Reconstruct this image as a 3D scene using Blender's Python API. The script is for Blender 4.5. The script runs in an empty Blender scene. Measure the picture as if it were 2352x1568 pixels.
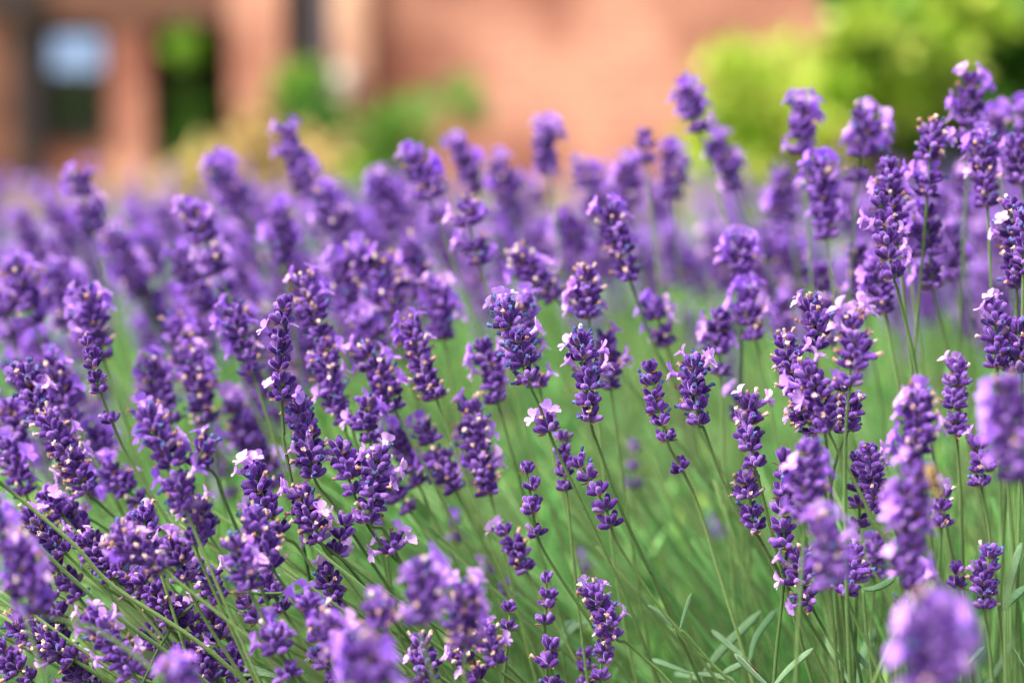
import bpy, math, random
import numpy as np
from mathutils import Vector, Matrix, Quaternion

R = math.radians
rng = random.Random(11)
nrg = np.random.default_rng(7)
scene = bpy.context.scene
COL = scene.collection

# ------------------------------------------------------------------ camera, sky, sun, exposure
PW, PH = 2352.0, 1568.0          # working pixel grid of the photograph
FOC, SENS = 70.0, 36.0
FPX = FOC / SENS * PW
HORIZON = 120.0
PITCH = math.atan((PH / 2 - HORIZON) / FPX)
CAM_H = 0.72
DFOC = 0.972
BLURK = 92.0                     # blur disc of something infinitely far, in working pixels

cam = bpy.data.cameras.new('camera')
cam.lens, cam.sensor_width = FOC, SENS
cam.clip_start, cam.clip_end = 0.02, 500
cam.dof.use_dof = True
cam.dof.focus_distance = DFOC
cam.dof.aperture_fstop = FOC / (1.18 * BLURK * DFOC / FPX * 1000)
cam.dof.aperture_blades = 9
camo = bpy.data.objects.new('camera', cam)
COL.objects.link(camo)
camo.location = (0, 0, CAM_H)
camo.rotation_euler = (R(90) - PITCH, 0, 0)
scene.camera = camo
CM = Matrix.Translation((0, 0, CAM_H)) @ Matrix.Rotation(R(90) - PITCH, 4, 'X')
CR = CM.to_3x3()

SUN_EL, SUN_AZ = R(58), R(240)    # azimuth clockwise from +Y: high on the left, a little behind the camera
world = bpy.data.worlds.new('World')
scene.world = world
world.use_nodes = True
wn = world.node_tree.nodes
sky = wn.new('ShaderNodeTexSky')
sky.sky_type = 'NISHITA'
sky.sun_disc = False
sky.sun_elevation = SUN_EL
sky.sun_rotation = SUN_AZ
sky.air_density = 0.8
sky.dust_density = 6.0
sky.ozone_density = 0.6
wn['Background'].inputs['Strength'].default_value = 0.1
world.node_tree.links.new(sky.outputs[0], wn['Background'].inputs['Color'])

sl = bpy.data.lights.new('sun', 'SUN')
sl.energy = 1.5
sl.angle = R(20)
sl.color = (1.0, 0.975, 0.945)
so = bpy.data.objects.new('sun', sl)
COL.objects.link(so)
sdir = Vector((math.sin(SUN_AZ) * math.cos(SUN_EL), math.cos(SUN_AZ) * math.cos(SUN_EL), math.sin(SUN_EL)))
so.rotation_euler = sdir.to_track_quat('Z', 'Y').to_euler()
so.location = (0, -2, 6)

vs = scene.view_settings
vs.view_transform = 'Standard'
vs.look = 'None'
vs.gamma = 1
vs.exposure = 1.82
vs.use_curve_mapping = False
scene.cycles.use_denoising = True
scene.cycles.max_bounces = 6
scene.cycles.diffuse_bounces = 4
scene.cycles.transmission_bounces = 6
scene.cycles.transparent_max_bounces = 6
scene.cycles.use_adaptive_sampling = False


# ------------------------------------------------------------------ helpers
def at(x, y, d):
    """World point seen at working pixel (x, y), d metres along the view axis."""
    return CM @ Vector(((x - PW / 2) / FPX * d, -(y - PH / 2) / FPX * d, -d))


def onwall(x, y, Y):
    v = CR @ Vector(((x - PW / 2) / FPX, -(y - PH / 2) / FPX, -1))
    t = Y / v.y
    return Vector((v.x * t, Y, CAM_H + v.z * t))


def to_px(p):
    q = CM.inverted() @ p
    return PW / 2 + q.x / -q.z * FPX, PH / 2 - q.y / -q.z * FPX, -q.z


def depth(b):
    return DFOC / (1 - b / BLURK)


def new_mesh(name, verts, faces, mats, fmat=None, tint=None, smooth=True):
    me = bpy.data.meshes.new(name)
    me.from_pydata([tuple(v) for v in verts], [], faces)
    for m in mats:
        me.materials.append(m)
    if fmat is not None:
        me.polygons.foreach_set('material_index', np.asarray(fmat, dtype=np.int32))
    if tint is not None:
        a = me.attributes.new('tint', 'FLOAT', 'POINT')
        a.data.foreach_set('value', np.asarray(tint, dtype=np.float32))
    if smooth:
        me.polygons.foreach_set('use_smooth', np.ones(len(me.polygons), dtype=bool))
    me.update()
    return me


def link(name, data, parent=None, m=None):
    o = bpy.data.objects.new(name, data)
    COL.objects.link(o)
    if parent is not None:
        o.parent = parent
    if m is not None:
        o.matrix_basis = m
    return o


def tag(o, label=None, cat=None, group=None, kind=None):
    for k, v in (('label', label), ('category', cat), ('group', group), ('kind', kind)):
        if v:
            o[k] = v
    return o


class MB:
    """Collects vertices, faces, material slots and per-vertex tints."""
    def __init__(self):
        self.v, self.f, self.m, self.t = [], [], [], []

    def add(self, verts, faces, mi=0, tint=0.0, M=None):
        o = len(self.v)
        self.v += [M @ Vector(v) for v in verts] if M is not None else [Vector(v) for v in verts]
        self.f += [tuple(i + o for i in f) for f in faces]
        self.m += [mi] * len(faces)
        self.t += [tint] * len(verts)

    def box(self, a, b, mi=0):
        x0, y0, z0 = a
        x1, y1, z1 = b
        vs_ = [(x0, y0, z0), (x1, y0, z0), (x1, y1, z0), (x0, y1, z0), (x0, y0, z1), (x1, y0, z1), (x1, y1, z1), (x0, y1, z1)]
        self.add(vs_, [(0, 3, 2, 1), (4, 5, 6, 7), (0, 1, 5, 4), (1, 2, 6, 5), (2, 3, 7, 6), (3, 0, 4, 7)], mi)

    def mesh(self, name, mats, smooth=True):
        return new_mesh(name, self.v, self.f, mats, self.m, self.t, smooth)


def lathe(prof, seg, bend=0.0, ridge=0.0, phase=0.0):
    """prof: (radius, z) from base to tip; closed at both ends."""
    vs_, fs = [], []
    n = len(prof)
    zt = prof[-1][1] or 1
    for r, z in prof:
        off = bend * (z / zt) ** 2
        for s in range(seg):
            a = 2 * math.pi * s / seg + phase
            rr = r * (1 + ridge * (1 if s % 2 else -1))
            vs_.append((rr * math.cos(a) + off, rr * math.sin(a), z))
    for i in range(n - 1):
        for s in range(seg):
            s2 = (s + 1) % seg
            fs.append((i * seg + s, i * seg + s2, (i + 1) * seg + s2, (i + 1) * seg + s))
    fs.append(tuple(range(seg - 1, -1, -1)))
    fs.append(tuple((n - 1) * seg + s for s in range(seg)))
    return vs_, fs


def tube(pts, radii, seg=6):
    vs_, fs = [], []
    n = len(pts)
    ref = Vector((0, -1, 0.2)).normalized()
    for i, p in enumerate(pts):
        t = (pts[min(i + 1, n - 1)] - pts[max(i - 1, 0)]).normalized()
        u = (ref - t * ref.dot(t)).normalized()
        w = t.cross(u)
        for s in range(seg):
            a = 2 * math.pi * s / seg
            vs_.append(p + (u * math.cos(a) + w * math.sin(a)) * radii[i])
    for i in range(n - 1):
        for s in range(seg):
            s2 = (s + 1) % seg
            fs.append((i * seg + s, i * seg + s2, (i + 1) * seg + s2, (i + 1) * seg + s))
    fs.append(tuple(range(seg - 1, -1, -1)))
    fs.append(tuple((n - 1) * seg + s for s in range(seg)))
    return vs_, fs


def spline(pts, n):
    """Catmull-Rom through pts, n samples per span."""
    P = [pts[0] * 2 - pts[1]] + list(pts) + [pts[-1] * 2 - pts[-2]]
    out = []
    for i in range(1, len(P) - 2):
        for k in range(n):
            t = k / n
            a, b, c, d = P[i - 1], P[i], P[i + 1], P[i + 2]
            out.append(0.5 * ((2 * b) + (c - a) * t + (2 * a - 5 * b + 4 * c - d) * t * t + (3 * b - a - 3 * c + d) * t ** 3))
    out.append(pts[-1].copy())
    return out


def frame(z, x):
    """Matrix whose Z is z and whose X is as near x as it can be."""
    z = z.normalized()
    x = (x - z * x.dot(z)).normalized()
    y = z.cross(x)
    return Matrix((x, y, z)).transposed().to_4x4()


# ------------------------------------------------------------------ materials
def mat(name):
    m = bpy.data.materials.new(name)
    m.use_nodes = True
    nt = m.node_tree
    return m, nt, nt.nodes['Principled BSDF']


def N(nt, t, **kw):
    n = nt.nodes.new(t)
    for k, v in kw.items():
        setattr(n, k, v)
    return n


def variation(nt, own=False):
    """0..1, different for every object and every piece within a joined mesh."""
    a = N(nt, 'ShaderNodeAttribute', attribute_name='tint')
    if own:
        return a.outputs['Fac']
    o = N(nt, 'ShaderNodeObjectInfo')
    s = N(nt, 'ShaderNodeMath', operation='ADD')
    f = N(nt, 'ShaderNodeMath', operation='FRACT')
    nt.links.new(a.outputs['Fac'], s.inputs[0])
    nt.links.new(o.outputs['Random'], s.inputs[1])
    nt.links.new(s.outputs[0], f.inputs[0])
    return f.outputs[0]


def ramp(nt, fac, stops):
    r = N(nt, 'ShaderNodeValToRGB')
    e = r.color_ramp.elements
    while len(e) < len(stops):
        e.new(0.5)
    for el, (p, c) in zip(e, stops):
        el.position = p
        el.color = (*c, 1)
    nt.links.new(fac, r.inputs[0])
    return r.outputs[0]


def plant_mat(name, stops, rough=0.7, sheen=0.0, sheen_tint=(1, 1, 1), trans=0.0, trans_col=None, noise=0.0, nscale=900, spec=0.3, own=False):
    m, nt, b = mat(name)
    col = ramp(nt, variation(nt, own), stops)
    if noise:
        g = N(nt, 'ShaderNodeNewGeometry')
        nz = N(nt, 'ShaderNodeTexNoise')
        nz.inputs['Scale'].default_value = nscale
        nz.inputs['Detail'].default_value = 3
        nt.links.new(g.outputs['Position'], nz.inputs['Vector'])
        mr = N(nt, 'ShaderNodeMapRange')
        mr.inputs[1].default_value, mr.inputs[2].default_value = 0.3, 0.7
        mr.inputs[3].default_value, mr.inputs[4].default_value = 1 - noise, 1 + noise
        nt.links.new(nz.outputs[0], mr.inputs[0])
        mx = N(nt, 'ShaderNodeVectorMath', operation='SCALE')
        nt.links.new(col, mx.inputs[0])
        nt.links.new(mr.outputs[0], mx.inputs['Scale'])
        col = mx.outputs[0]
        bp = N(nt, 'ShaderNodeBump')
        bp.inputs['Strength'].default_value = 0.5
        bp.inputs['Distance'].default_value = 0.0003
        nt.links.new(nz.outputs[0], bp.inputs['Height'])
        nt.links.new(bp.outputs[0], b.inputs['Normal'])
    nt.links.new(col, b.inputs['Base Color'])
    b.inputs['Roughness'].default_value = rough
    b.inputs['Specular IOR Level'].default_value = spec
    b.inputs['Sheen Weight'].default_value = sheen
    b.inputs['Sheen Tint'].default_value = (*sheen_tint, 1)
    b.inputs['Sheen Roughness'].default_value = 0.4
    if trans:
        t = N(nt, 'ShaderNodeBsdfTranslucent')
        if trans_col:
            t.inputs['Color'].default_value = (*trans_col, 1)
        else:
            nt.links.new(col, t.inputs['Color'])
        mx = N(nt, 'ShaderNodeMixShader')
        mx.inputs[0].default_value = trans
        nt.links.new(b.outputs[0], mx.inputs[1])
        nt.links.new(t.outputs[0], mx.inputs[2])
        nt.links.new(mx.outputs[0], nt.nodes['Material Output'].inputs['Surface'])
    return m


M_BUD = plant_mat('velvet_calyx', [(0, (0.040, 0.010, 0.110)), (0.45, (0.086, 0.025, 0.205)), (0.75, (0.17, 0.068, 0.35)), (0.94, (0.30, 0.15, 0.50)), (1, (0.14, 0.095, 0.14))],
                  rough=0.85, sheen=1.0, sheen_tint=(0.68, 0.46, 1.0), noise=0.55, nscale=1400, spec=0.12)
M_PETAL = plant_mat('lilac_petal', [(0, (0.58, 0.28, 0.92)), (0.5, (0.74, 0.43, 0.94)), (1, (0.88, 0.58, 0.94))],
                    rough=0.6, trans=0.35, spec=0.25, noise=0.12, nscale=500)
M_TAN = plant_mat('withered_tan', [(0, (0.30, 0.15, 0.11)), (0.5, (0.55, 0.34, 0.28)), (1, (0.82, 0.68, 0.62))], rough=0.85, trans=0.15, noise=0.3)
M_BLUE = plant_mat('withered_blue', [(0, (0.035, 0.045, 0.17)), (1, (0.13, 0.16, 0.40))], rough=0.8, noise=0.35)
M_BRACT = plant_mat('papery_bract', [(0, (0.30, 0.16, 0.08)), (1, (0.48, 0.30, 0.17))], rough=0.8, trans=0.2, noise=0.3)
M_STEM = plant_mat('lavender_stalk', [(0, (0.060, 0.125, 0.026)), (1, (0.125, 0.205, 0.055))], rough=0.65, sheen=0.3, sheen_tint=(0.8, 1, 0.7), noise=0.3, nscale=1600)
M_STALK = plant_mat('fresh_green_stalk', [(0, (0.065, 0.20, 0.045)), (0.6, (0.15, 0.37, 0.10)), (1, (0.28, 0.50, 0.18))], rough=0.65, trans=0.15)
M_LEAF = plant_mat('lavender_leaf', [(0, (0.035, 0.15, 0.025)), (0.4, (0.105, 0.38, 0.07)), (0.8, (0.28, 0.60, 0.17)), (1, (0.46, 0.66, 0.12))],
                   rough=0.6, sheen=0.25, sheen_tint=(0.85, 1, 0.85), trans=0.35, noise=0.2, nscale=700)
M_LEAF_NEAR = plant_mat('grey_green_leaf', [(0, (0.085, 0.20, 0.08)), (1, (0.18, 0.31, 0.15))], rough=0.7, sheen=0.5, sheen_tint=(0.85, 1, 0.88), trans=0.2, noise=0.3, nscale=1500)
M_TIP = plant_mat('young_leaf_tip', [(0, (0.28, 0.36, 0.07)), (1, (0.36, 0.40, 0.10))], rough=0.6, trans=0.25)
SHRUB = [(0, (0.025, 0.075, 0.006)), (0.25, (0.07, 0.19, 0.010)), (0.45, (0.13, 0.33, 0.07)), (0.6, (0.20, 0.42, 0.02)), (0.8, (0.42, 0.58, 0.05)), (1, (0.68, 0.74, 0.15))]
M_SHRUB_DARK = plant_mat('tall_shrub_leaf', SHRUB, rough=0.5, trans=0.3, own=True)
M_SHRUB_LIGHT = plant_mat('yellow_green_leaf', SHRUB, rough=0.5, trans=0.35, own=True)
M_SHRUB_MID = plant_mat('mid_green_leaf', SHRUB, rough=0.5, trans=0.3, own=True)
M_PETAL_DEEP = plant_mat('violet_petal', [(0, (0.46, 0.18, 0.90)), (0.6, (0.60, 0.30, 0.95)), (1, (0.78, 0.47, 0.96))], rough=0.6, trans=0.3, spec=0.2)
M_STRAW = plant_mat('straw_grass', [(0, (0.62, 0.44, 0.19)), (0.6, (0.70, 0.56, 0.24)), (1, (0.46, 0.52, 0.14))], rough=0.7, trans=0.25, own=True)
M_BARK = plant_mat('shrub_bark', [(0, (0.07, 0.05, 0.035)), (1, (0.11, 0.08, 0.05))], rough=0.9)


def solid(name, c, rough=0.7, metal=0.0):
    m, nt, b = mat(name)
    b.inputs['Base Color'].default_value = (*c, 1)
    b.inputs['Roughness'].default_value = rough
    b.inputs['Metallic'].default_value = metal
    return m


def brick_mat(name, c1, c2, mortar, scale=1.0):
    m, nt, b = mat(name)
    g = N(nt, 'ShaderNodeNewGeometry')
    sp = N(nt, 'ShaderNodeSeparateXYZ')
    cb = N(nt, 'ShaderNodeCombineXYZ')
    ad = N(nt, 'ShaderNodeMath', operation='ADD')
    L = nt.links.new
    L(g.outputs['Position'], sp.inputs[0])
    L(sp.outputs[0], ad.inputs[0])
    L(sp.outputs[1], ad.inputs[1])
    L(ad.outputs[0], cb.inputs[0])
    L(sp.outputs[2], cb.inputs[1])
    br = N(nt, 'ShaderNodeTexBrick')
    br.inputs['Color1'].default_value = (*c1, 1)
    br.inputs['Color2'].default_value = (*c2, 1)
    br.inputs['Mortar'].default_value = (*mortar, 1)
    br.inputs['Scale'].default_value = 1.0 * scale
    br.inputs['Brick Width'].default_value = 0.225
    br.inputs['Row Height'].default_value = 0.075
    br.inputs['Mortar Size'].default_value = 0.006
    L(cb.outputs[0], br.inputs['Vector'])
    nz = N(nt, 'ShaderNodeTexNoise')
    nz.inputs['Scale'].default_value = 1.5
    nz.inputs['Detail'].default_value = 3
    nz.inputs['Roughness'].default_value = 0.6
    L(g.outputs['Position'], nz.inputs['Vector'])
    rp = ramp(nt, nz.outputs[0], [(0.38, (0.58, 0.46, 0.44)), (0.5, (1, 1, 1)), (0.62, (1.35, 1.5, 1.55))])
    mx = N(nt, 'ShaderNodeMix', data_type='RGBA', blend_type='MULTIPLY')
    mx.inputs[0].default_value = 1
    L(br.outputs[0], mx.inputs[6])
    L(rp, mx.inputs[7])
    L(mx.outputs[2], b.inputs['Base Color'])
    bp = N(nt, 'ShaderNodeBump')
    bp.inputs['Distance'].default_value = 0.006
    bp.invert = True
    L(br.outputs['Fac'], bp.inputs['Height'])
    L(bp.outputs[0], b.inputs['Normal'])
    b.inputs['Roughness'].default_value = 0.9
    return m


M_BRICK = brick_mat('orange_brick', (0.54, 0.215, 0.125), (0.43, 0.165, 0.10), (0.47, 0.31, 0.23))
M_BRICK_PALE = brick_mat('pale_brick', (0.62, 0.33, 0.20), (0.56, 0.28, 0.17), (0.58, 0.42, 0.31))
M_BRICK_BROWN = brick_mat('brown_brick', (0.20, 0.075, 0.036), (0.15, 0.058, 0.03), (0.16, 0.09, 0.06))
M_TIMBER = solid('dark_timber', (0.022, 0.013, 0.010), 0.6)
M_LINTEL = solid('brown_lintel', (0.15, 0.062, 0.032), 0.7)
M_GREY = solid('grey_paint', (0.115, 0.11, 0.13), 0.5)
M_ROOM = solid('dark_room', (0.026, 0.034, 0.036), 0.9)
M_SKY_MIRROR = solid('sky_mirror_metal', (0.30, 0.385, 0.46), 0.03, 1.0)  # blue-tinted mirror metal used in place of glass, to show reflected sky
M_WHITE = solid('cream_fitting', (0.55, 0.47, 0.38), 0.5)
M_GLASS, _nt, _b = mat('window_glass')
_b.inputs['Base Color'].default_value = (0.8, 0.9, 0.9, 1)
_b.inputs['Roughness'].default_value = 0.02
_t = N(_nt, 'ShaderNodeBsdfTransparent')
_t.inputs[0].default_value = (0.86, 0.92, 0.92, 1)
_g = N(_nt, 'ShaderNodeBsdfGlossy')
_g.inputs['Roughness'].default_value = 0.02
_l = N(_nt, 'ShaderNodeFresnel')
_l.inputs[0].default_value = 1.5
_mx = N(_nt, 'ShaderNodeMixShader')
_nt.links.new(_l.outputs[0], _mx.inputs[0])
_nt.links.new(_t.outputs[0], _mx.inputs[1])
_nt.links.new(_g.outputs[0], _mx.inputs[2])
_nt.links.new(_mx.outputs[0], _nt.nodes['Material Output'].inputs['Surface'])


def ground_mat(name, stops, scale):
    m, nt, b = mat(name)
    g = N(nt, 'ShaderNodeNewGeometry')
    nz = N(nt, 'ShaderNodeTexNoise')
    nz.inputs['Scale'].default_value = scale
    nz.inputs['Detail'].default_value = 8
    nt.links.new(g.outputs['Position'], nz.inputs['Vector'])
    nt.links.new(ramp(nt, nz.outputs[0], stops), b.inputs['Base Color'])
    bp = N(nt, 'ShaderNodeBump')
    bp.inputs['Distance'].default_value = 0.01
    nt.links.new(nz.outputs[0], bp.inputs['Height'])
    nt.links.new(bp.outputs[0], b.inputs['Normal'])
    b.inputs['Roughness'].default_value = 0.95
    return m


M_SOIL = ground_mat('garden_soil', [(0.3, (0.045, 0.035, 0.022)), (0.7, (0.10, 0.075, 0.045))], 30)
M_GRAVEL = ground_mat('tan_gravel', [(0.3, (0.13, 0.095, 0.05)), (0.7, (0.22, 0.165, 0.09))], 60)
M_LAWN = ground_mat('lawn', [(0.3, (0.07, 0.13, 0.025)), (0.7, (0.14, 0.20, 0.05))], 40)

# ------------------------------------------------------------------ the setting: ground, building
def sheet(name, x0, y0, x1, y1, z, m, n=1):
    me = new_mesh(name, [(x0, y0, z), (x1, y0, z), (x1, y1, z), (x0, y1, z)], [(0, 1, 2, 3)], [m], smooth=False)
    return tag(link(name, me), kind='structure')


sheet('ground', -200, -100, 200, 300, 0.0, M_LAWN)
sheet('garden_bed_soil', -4, -0.6, 4, 4.3, 0.004, M_SOIL)
sheet('gravel_path', -9, 8.6, 9, 10.85, 0.004, M_GRAVEL)

WY = 11.0
house = link('brick_house', None, None, Matrix.Translation((0, WY, 0)))
tag(house, 'orange brick house front with dark openings between piers, out of focus', 'house')


def X(px):
    return onwall(px, 200, WY).x


def Z(py):
    return onwall(1176, py, WY).z


def slab(name, px0, px1, z0, z1, ya, yb, m, parent=house):
    b = MB()
    b.box((X(px0), ya, z0), (X(px1), yb, z1))
    return link(name, b.mesh(name, [m], False), parent)


TOP = 4.2
ZL = Z(52)                                   # underside of the lintel
slab('wall', 850, 3400, 0, TOP, 0, 0.35, M_BRICK)
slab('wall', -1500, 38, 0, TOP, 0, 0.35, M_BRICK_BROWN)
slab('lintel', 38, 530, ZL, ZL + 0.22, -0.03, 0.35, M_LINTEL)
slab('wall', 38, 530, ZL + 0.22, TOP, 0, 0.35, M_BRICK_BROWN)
slab('pier', 530, 652, 0, TOP, -0.05, 0.35, M_BRICK)
slab('pier', 248, 340, 0, ZL, 0, 0.35, M_BRICK)
slab('wall', 95, 248, 0, Z(330), 0, 0.35, M_BRICK)
slab('pilaster', 768, 850, 0, TOP, -0.12, 0.35, M_BRICK_PALE)
slab('post', 38, 95, 0, ZL, -0.06, 0.2, M_TIMBER)
slab('beam', -60, 115, Z(34), Z(34) + 0.16, -0.10, -0.062, M_TIMBER)
slab('shutter', 652, 768, 0.0, TOP, 0.12, 0.2, M_GREY)
dv, df = tube([Vector((X(668), .06, 0)), Vector((X(668), .06, 2)), Vector((X(668), .06, TOP))], [.045] * 3, 10)
db = MB(); db.add(dv, df)
link('downpipe', db.mesh('downpipe', [M_TIMBER]), house)
win = slab('window', 97, 246, Z(328), Z(320), -0.04, 0.1, M_TIMBER)         # sill board of the window
win.name = 'window'
fr = MB()
for a, b_, c, d in ((97, 110, 320, 56), (233, 246, 320, 56)):
    fr.box((X(a), 0.06, Z(c)), (X(b_), 0.12, Z(d)))
fr.box((X(110), 0.06, Z(68)), (X(233), 0.12, Z(56)))
fr.box((X(110), 0.06, Z(320)), (X(233), 0.12, Z(308)))
link('frame', fr.mesh('frame', [M_TIMBER], False), win)
pb = MB()
pb.box((X(110), 0.085, Z(308)), (X(233), 0.091, Z(182)))
link('pane', pb.mesh('pane', [M_GLASS], False), win)
zt, zb = Z(72), Z(166)
pb = MB()                                     # upper pane: made-up tilt, set so its mirror metal reflects the sky
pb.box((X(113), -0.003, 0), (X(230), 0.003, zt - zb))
link('pane', pb.mesh('pane', [M_SKY_MIRROR], False), win, Matrix.Translation((0, 0.065, zb)) @ Matrix.Rotation(R(-13), 4, 'X'))
pb = MB()
pb.box((X(110), 0.06, Z(182)), (X(233), 0.12, Z(166)))
link('transom', pb.mesh('transom', [M_TIMBER], False), win)
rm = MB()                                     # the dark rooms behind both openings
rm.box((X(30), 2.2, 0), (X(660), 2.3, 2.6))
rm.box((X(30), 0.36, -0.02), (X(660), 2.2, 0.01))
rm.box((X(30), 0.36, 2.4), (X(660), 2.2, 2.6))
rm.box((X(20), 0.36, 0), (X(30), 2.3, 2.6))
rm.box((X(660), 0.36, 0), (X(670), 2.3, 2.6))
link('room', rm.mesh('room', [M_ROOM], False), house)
# small pale fitting on the light pilaster
lampo = link('wall_lamp', None, None, Matrix.Translation((X(790), WY - 0.12, Z(195))))
tag(lampo, 'small pale rounded lamp low on the light brick pilaster', 'wall lamp')
v_, f_ = lathe([(0.01, -0.12), (0.06, -0.10), (0.085, -0.03), (0.08, 0.04), (0.05, 0.09), (0.012, 0.11)], 14)
lb = MB(); lb.add(v_, f_, 0, 0, Matrix.Translation((0, -0.11, 0)))
link('globe', lb.mesh('globe', [M_WHITE]), lampo)
lb = MB(); lb.box((-0.025, -0.12, 0.10), (0.025, 0.0, 0.125)); lb.box((-0.04, -0.012, 0.04), (0.04, 0.0, 0.0999))
link('bracket', lb.mesh('bracket', [M_GREY], False), lampo)


# ------------------------------------------------------------------ shrubs in the background
def leaf_cloud(name, clumps, n, size, m, base=None, ctint=None):
    """Many single leaves spread through lumpy ellipsoids (centre, radii)."""
    vol = np.array([r[0] * r[1] * r[2] for _, r in clumps]) ** 0.7
    pick = nrg.choice(len(clumps), n, p=vol / vol.sum())
    ctint = np.array(ctint)
    C_ = np.array([c for c, _ in clumps])[pick]
    R_ = np.array([r for _, r in clumps])[pick]
    d = nrg.normal(size=(n, 3)); d /= np.linalg.norm(d, axis=1)[:, None]
    rad = nrg.random(n) ** 0.45
    p = C_ + R_ * d * (rad * (1 + 0.15 * nrg.normal(size=n)))[:, None]
    p[:, 2] = np.maximum(p[:, 2], 0.02)
    ax = nrg.normal(size=(n, 3)) + d * 0.8 + np.array([0, 0, 0.2]); ax /= np.linalg.norm(ax, axis=1)[:, None]
    sd = np.cross(ax, nrg.normal(size=(n, 3))); sd /= np.linalg.norm(sd, axis=1)[:, None]
    nm = np.cross(ax, sd)
    L = size * (0.6 + 0.8 * nrg.random(n))[:, None]
    v = np.stack([p, p + ax * L * 0.5 + sd * L * 0.28 + nm * L * 0.08, p + ax * L, p + ax * L * 0.5 - sd * L * 0.28 + nm * L * 0.08], axis=1).reshape(-1, 3)
    if base is not None:
        v = v - np.array(base)
    me = bpy.data.meshes.new(name)
    me.vertices.add(n * 4); me.vertices.foreach_set('co', v.astype(np.float32).ravel())
    me.loops.add(n * 4); me.loops.foreach_set('vertex_index', np.arange(n * 4, dtype=np.int32))
    me.polygons.add(n); me.polygons.foreach_set('loop_start', np.arange(0, n * 4, 4, dtype=np.int32))
    a = me.attributes.new('tint', 'FLOAT', 'POINT')
    a.data.foreach_set('value', np.repeat(np.clip(ctint[pick] + .22 * (nrg.random(n) - .5), 0, .99), 4).astype(np.float32))
    me.materials.append(m)
    me.update(); me.validate()
    return me


def shrub(name, label, cat, blobs, Y, n, size, m):
    """blobs: (px, py, radius_px) outline of the crown at distance Y."""
    k = Y / FPX
    cl, ct = [], []
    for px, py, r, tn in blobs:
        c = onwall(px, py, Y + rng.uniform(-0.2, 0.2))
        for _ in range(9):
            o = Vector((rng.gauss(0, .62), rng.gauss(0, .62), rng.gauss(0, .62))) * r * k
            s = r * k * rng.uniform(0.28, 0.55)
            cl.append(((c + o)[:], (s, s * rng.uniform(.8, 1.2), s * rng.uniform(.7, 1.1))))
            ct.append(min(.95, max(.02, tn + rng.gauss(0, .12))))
    bx = sum(c[0][0] for c in cl) / len(cl)
    root = link(name, None, None, Matrix.Translation((bx, Y, 0)))
    tag(root, label, cat)
    fo = link('foliage', leaf_cloud(name, cl, n, size, m, (bx, Y, 0), ct), root)
    fo['kind'] = 'stuff'
    b = MB()
    for c, r in cl[::9]:
        top = Vector(c) - Vector((bx, Y, 0))
        pts = spline([Vector((rng.uniform(-.04, .04), rng.uniform(-.04, .04), 0)), Vector((top.x * .35, top.y * .35, max(top.z * .55, .05))), Vector((top.x, top.y, max(top.z, .1)))], 5)
        v, f = tube(pts, [0.022 * (1 - 0.75 * i / (len(pts) - 1)) for i in range(len(pts))], 6)
        b.add(v, f)
    link('trunk', b.mesh('trunk', [M_BARK]), root)
    return root


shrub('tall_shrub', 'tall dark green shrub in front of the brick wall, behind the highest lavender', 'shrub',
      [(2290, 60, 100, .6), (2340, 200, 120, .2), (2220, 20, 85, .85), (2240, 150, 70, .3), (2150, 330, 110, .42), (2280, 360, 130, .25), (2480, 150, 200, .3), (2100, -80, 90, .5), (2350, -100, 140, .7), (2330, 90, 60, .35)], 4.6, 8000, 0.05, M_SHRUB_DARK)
shrub('leafy_shrub', 'mid green leafy shrub with yellow shoots beside the tall dark shrub', 'shrub',
      [(2010, 110, 75, .75), (2120, 40, 65, .62), (2140, 110, 60, .8), (2060, 270, 80, .5), (1960, 20, 45, .35), (2080, 180, 75, .88), (2150, 230, 75, .45), (1990, 200, 60, .8), (2050, 30, 50, .5)], 4.4, 4200, 0.045, M_SHRUB_MID)
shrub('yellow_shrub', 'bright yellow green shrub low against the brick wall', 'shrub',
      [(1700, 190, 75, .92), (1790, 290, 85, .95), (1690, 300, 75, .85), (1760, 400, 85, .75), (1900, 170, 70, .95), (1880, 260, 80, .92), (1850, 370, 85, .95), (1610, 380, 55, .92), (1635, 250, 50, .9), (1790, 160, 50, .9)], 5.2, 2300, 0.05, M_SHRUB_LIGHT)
shrub('small_shrub', 'small green shrub with thin arching top in the middle of the brick wall', 'shrub',
      [(1010, 235, 42, .5), (930, 270, 38, .45), (870, 325, 45, .5), (1075, 260, 28, .45), (850, 400, 55, .55), (950, 330, 36, .5)], 8.0, 620, 0.06, M_SHRUB_MID)
shrub('column_shrub', 'vivid green upright shrub in front of the grey shutter', 'shrub',
      [(690, 190, 45, .5), (705, 250, 50, .3), (735, 320, 50, .4), (760, 400, 60, .45), (800, 440, 70, .5), (680, 240, 30, .3)], 8.2, 1500, 0.06, M_SHRUB_MID)
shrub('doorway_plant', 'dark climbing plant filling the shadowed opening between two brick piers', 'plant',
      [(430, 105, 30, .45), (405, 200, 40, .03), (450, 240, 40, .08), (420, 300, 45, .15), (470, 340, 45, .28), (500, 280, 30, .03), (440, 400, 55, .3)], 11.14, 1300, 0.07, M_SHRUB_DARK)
shrub('straw_grass_clump', 'straw yellow ornamental grass clump at the foot of the widest pier', 'ornamental grass',
      [(590, 350, 50, .3), (620, 400, 55, .4), (560, 420, 50, .6), (490, 430, 50, .7), (400, 440, 45, .6), (700, 440, 55, .4)], 7.4, 1200, 0.09, M_STRAW)

# ------------------------------------------------------------------ lavender: small pieces
BL = 0.0058                                   # length of a calyx


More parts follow.
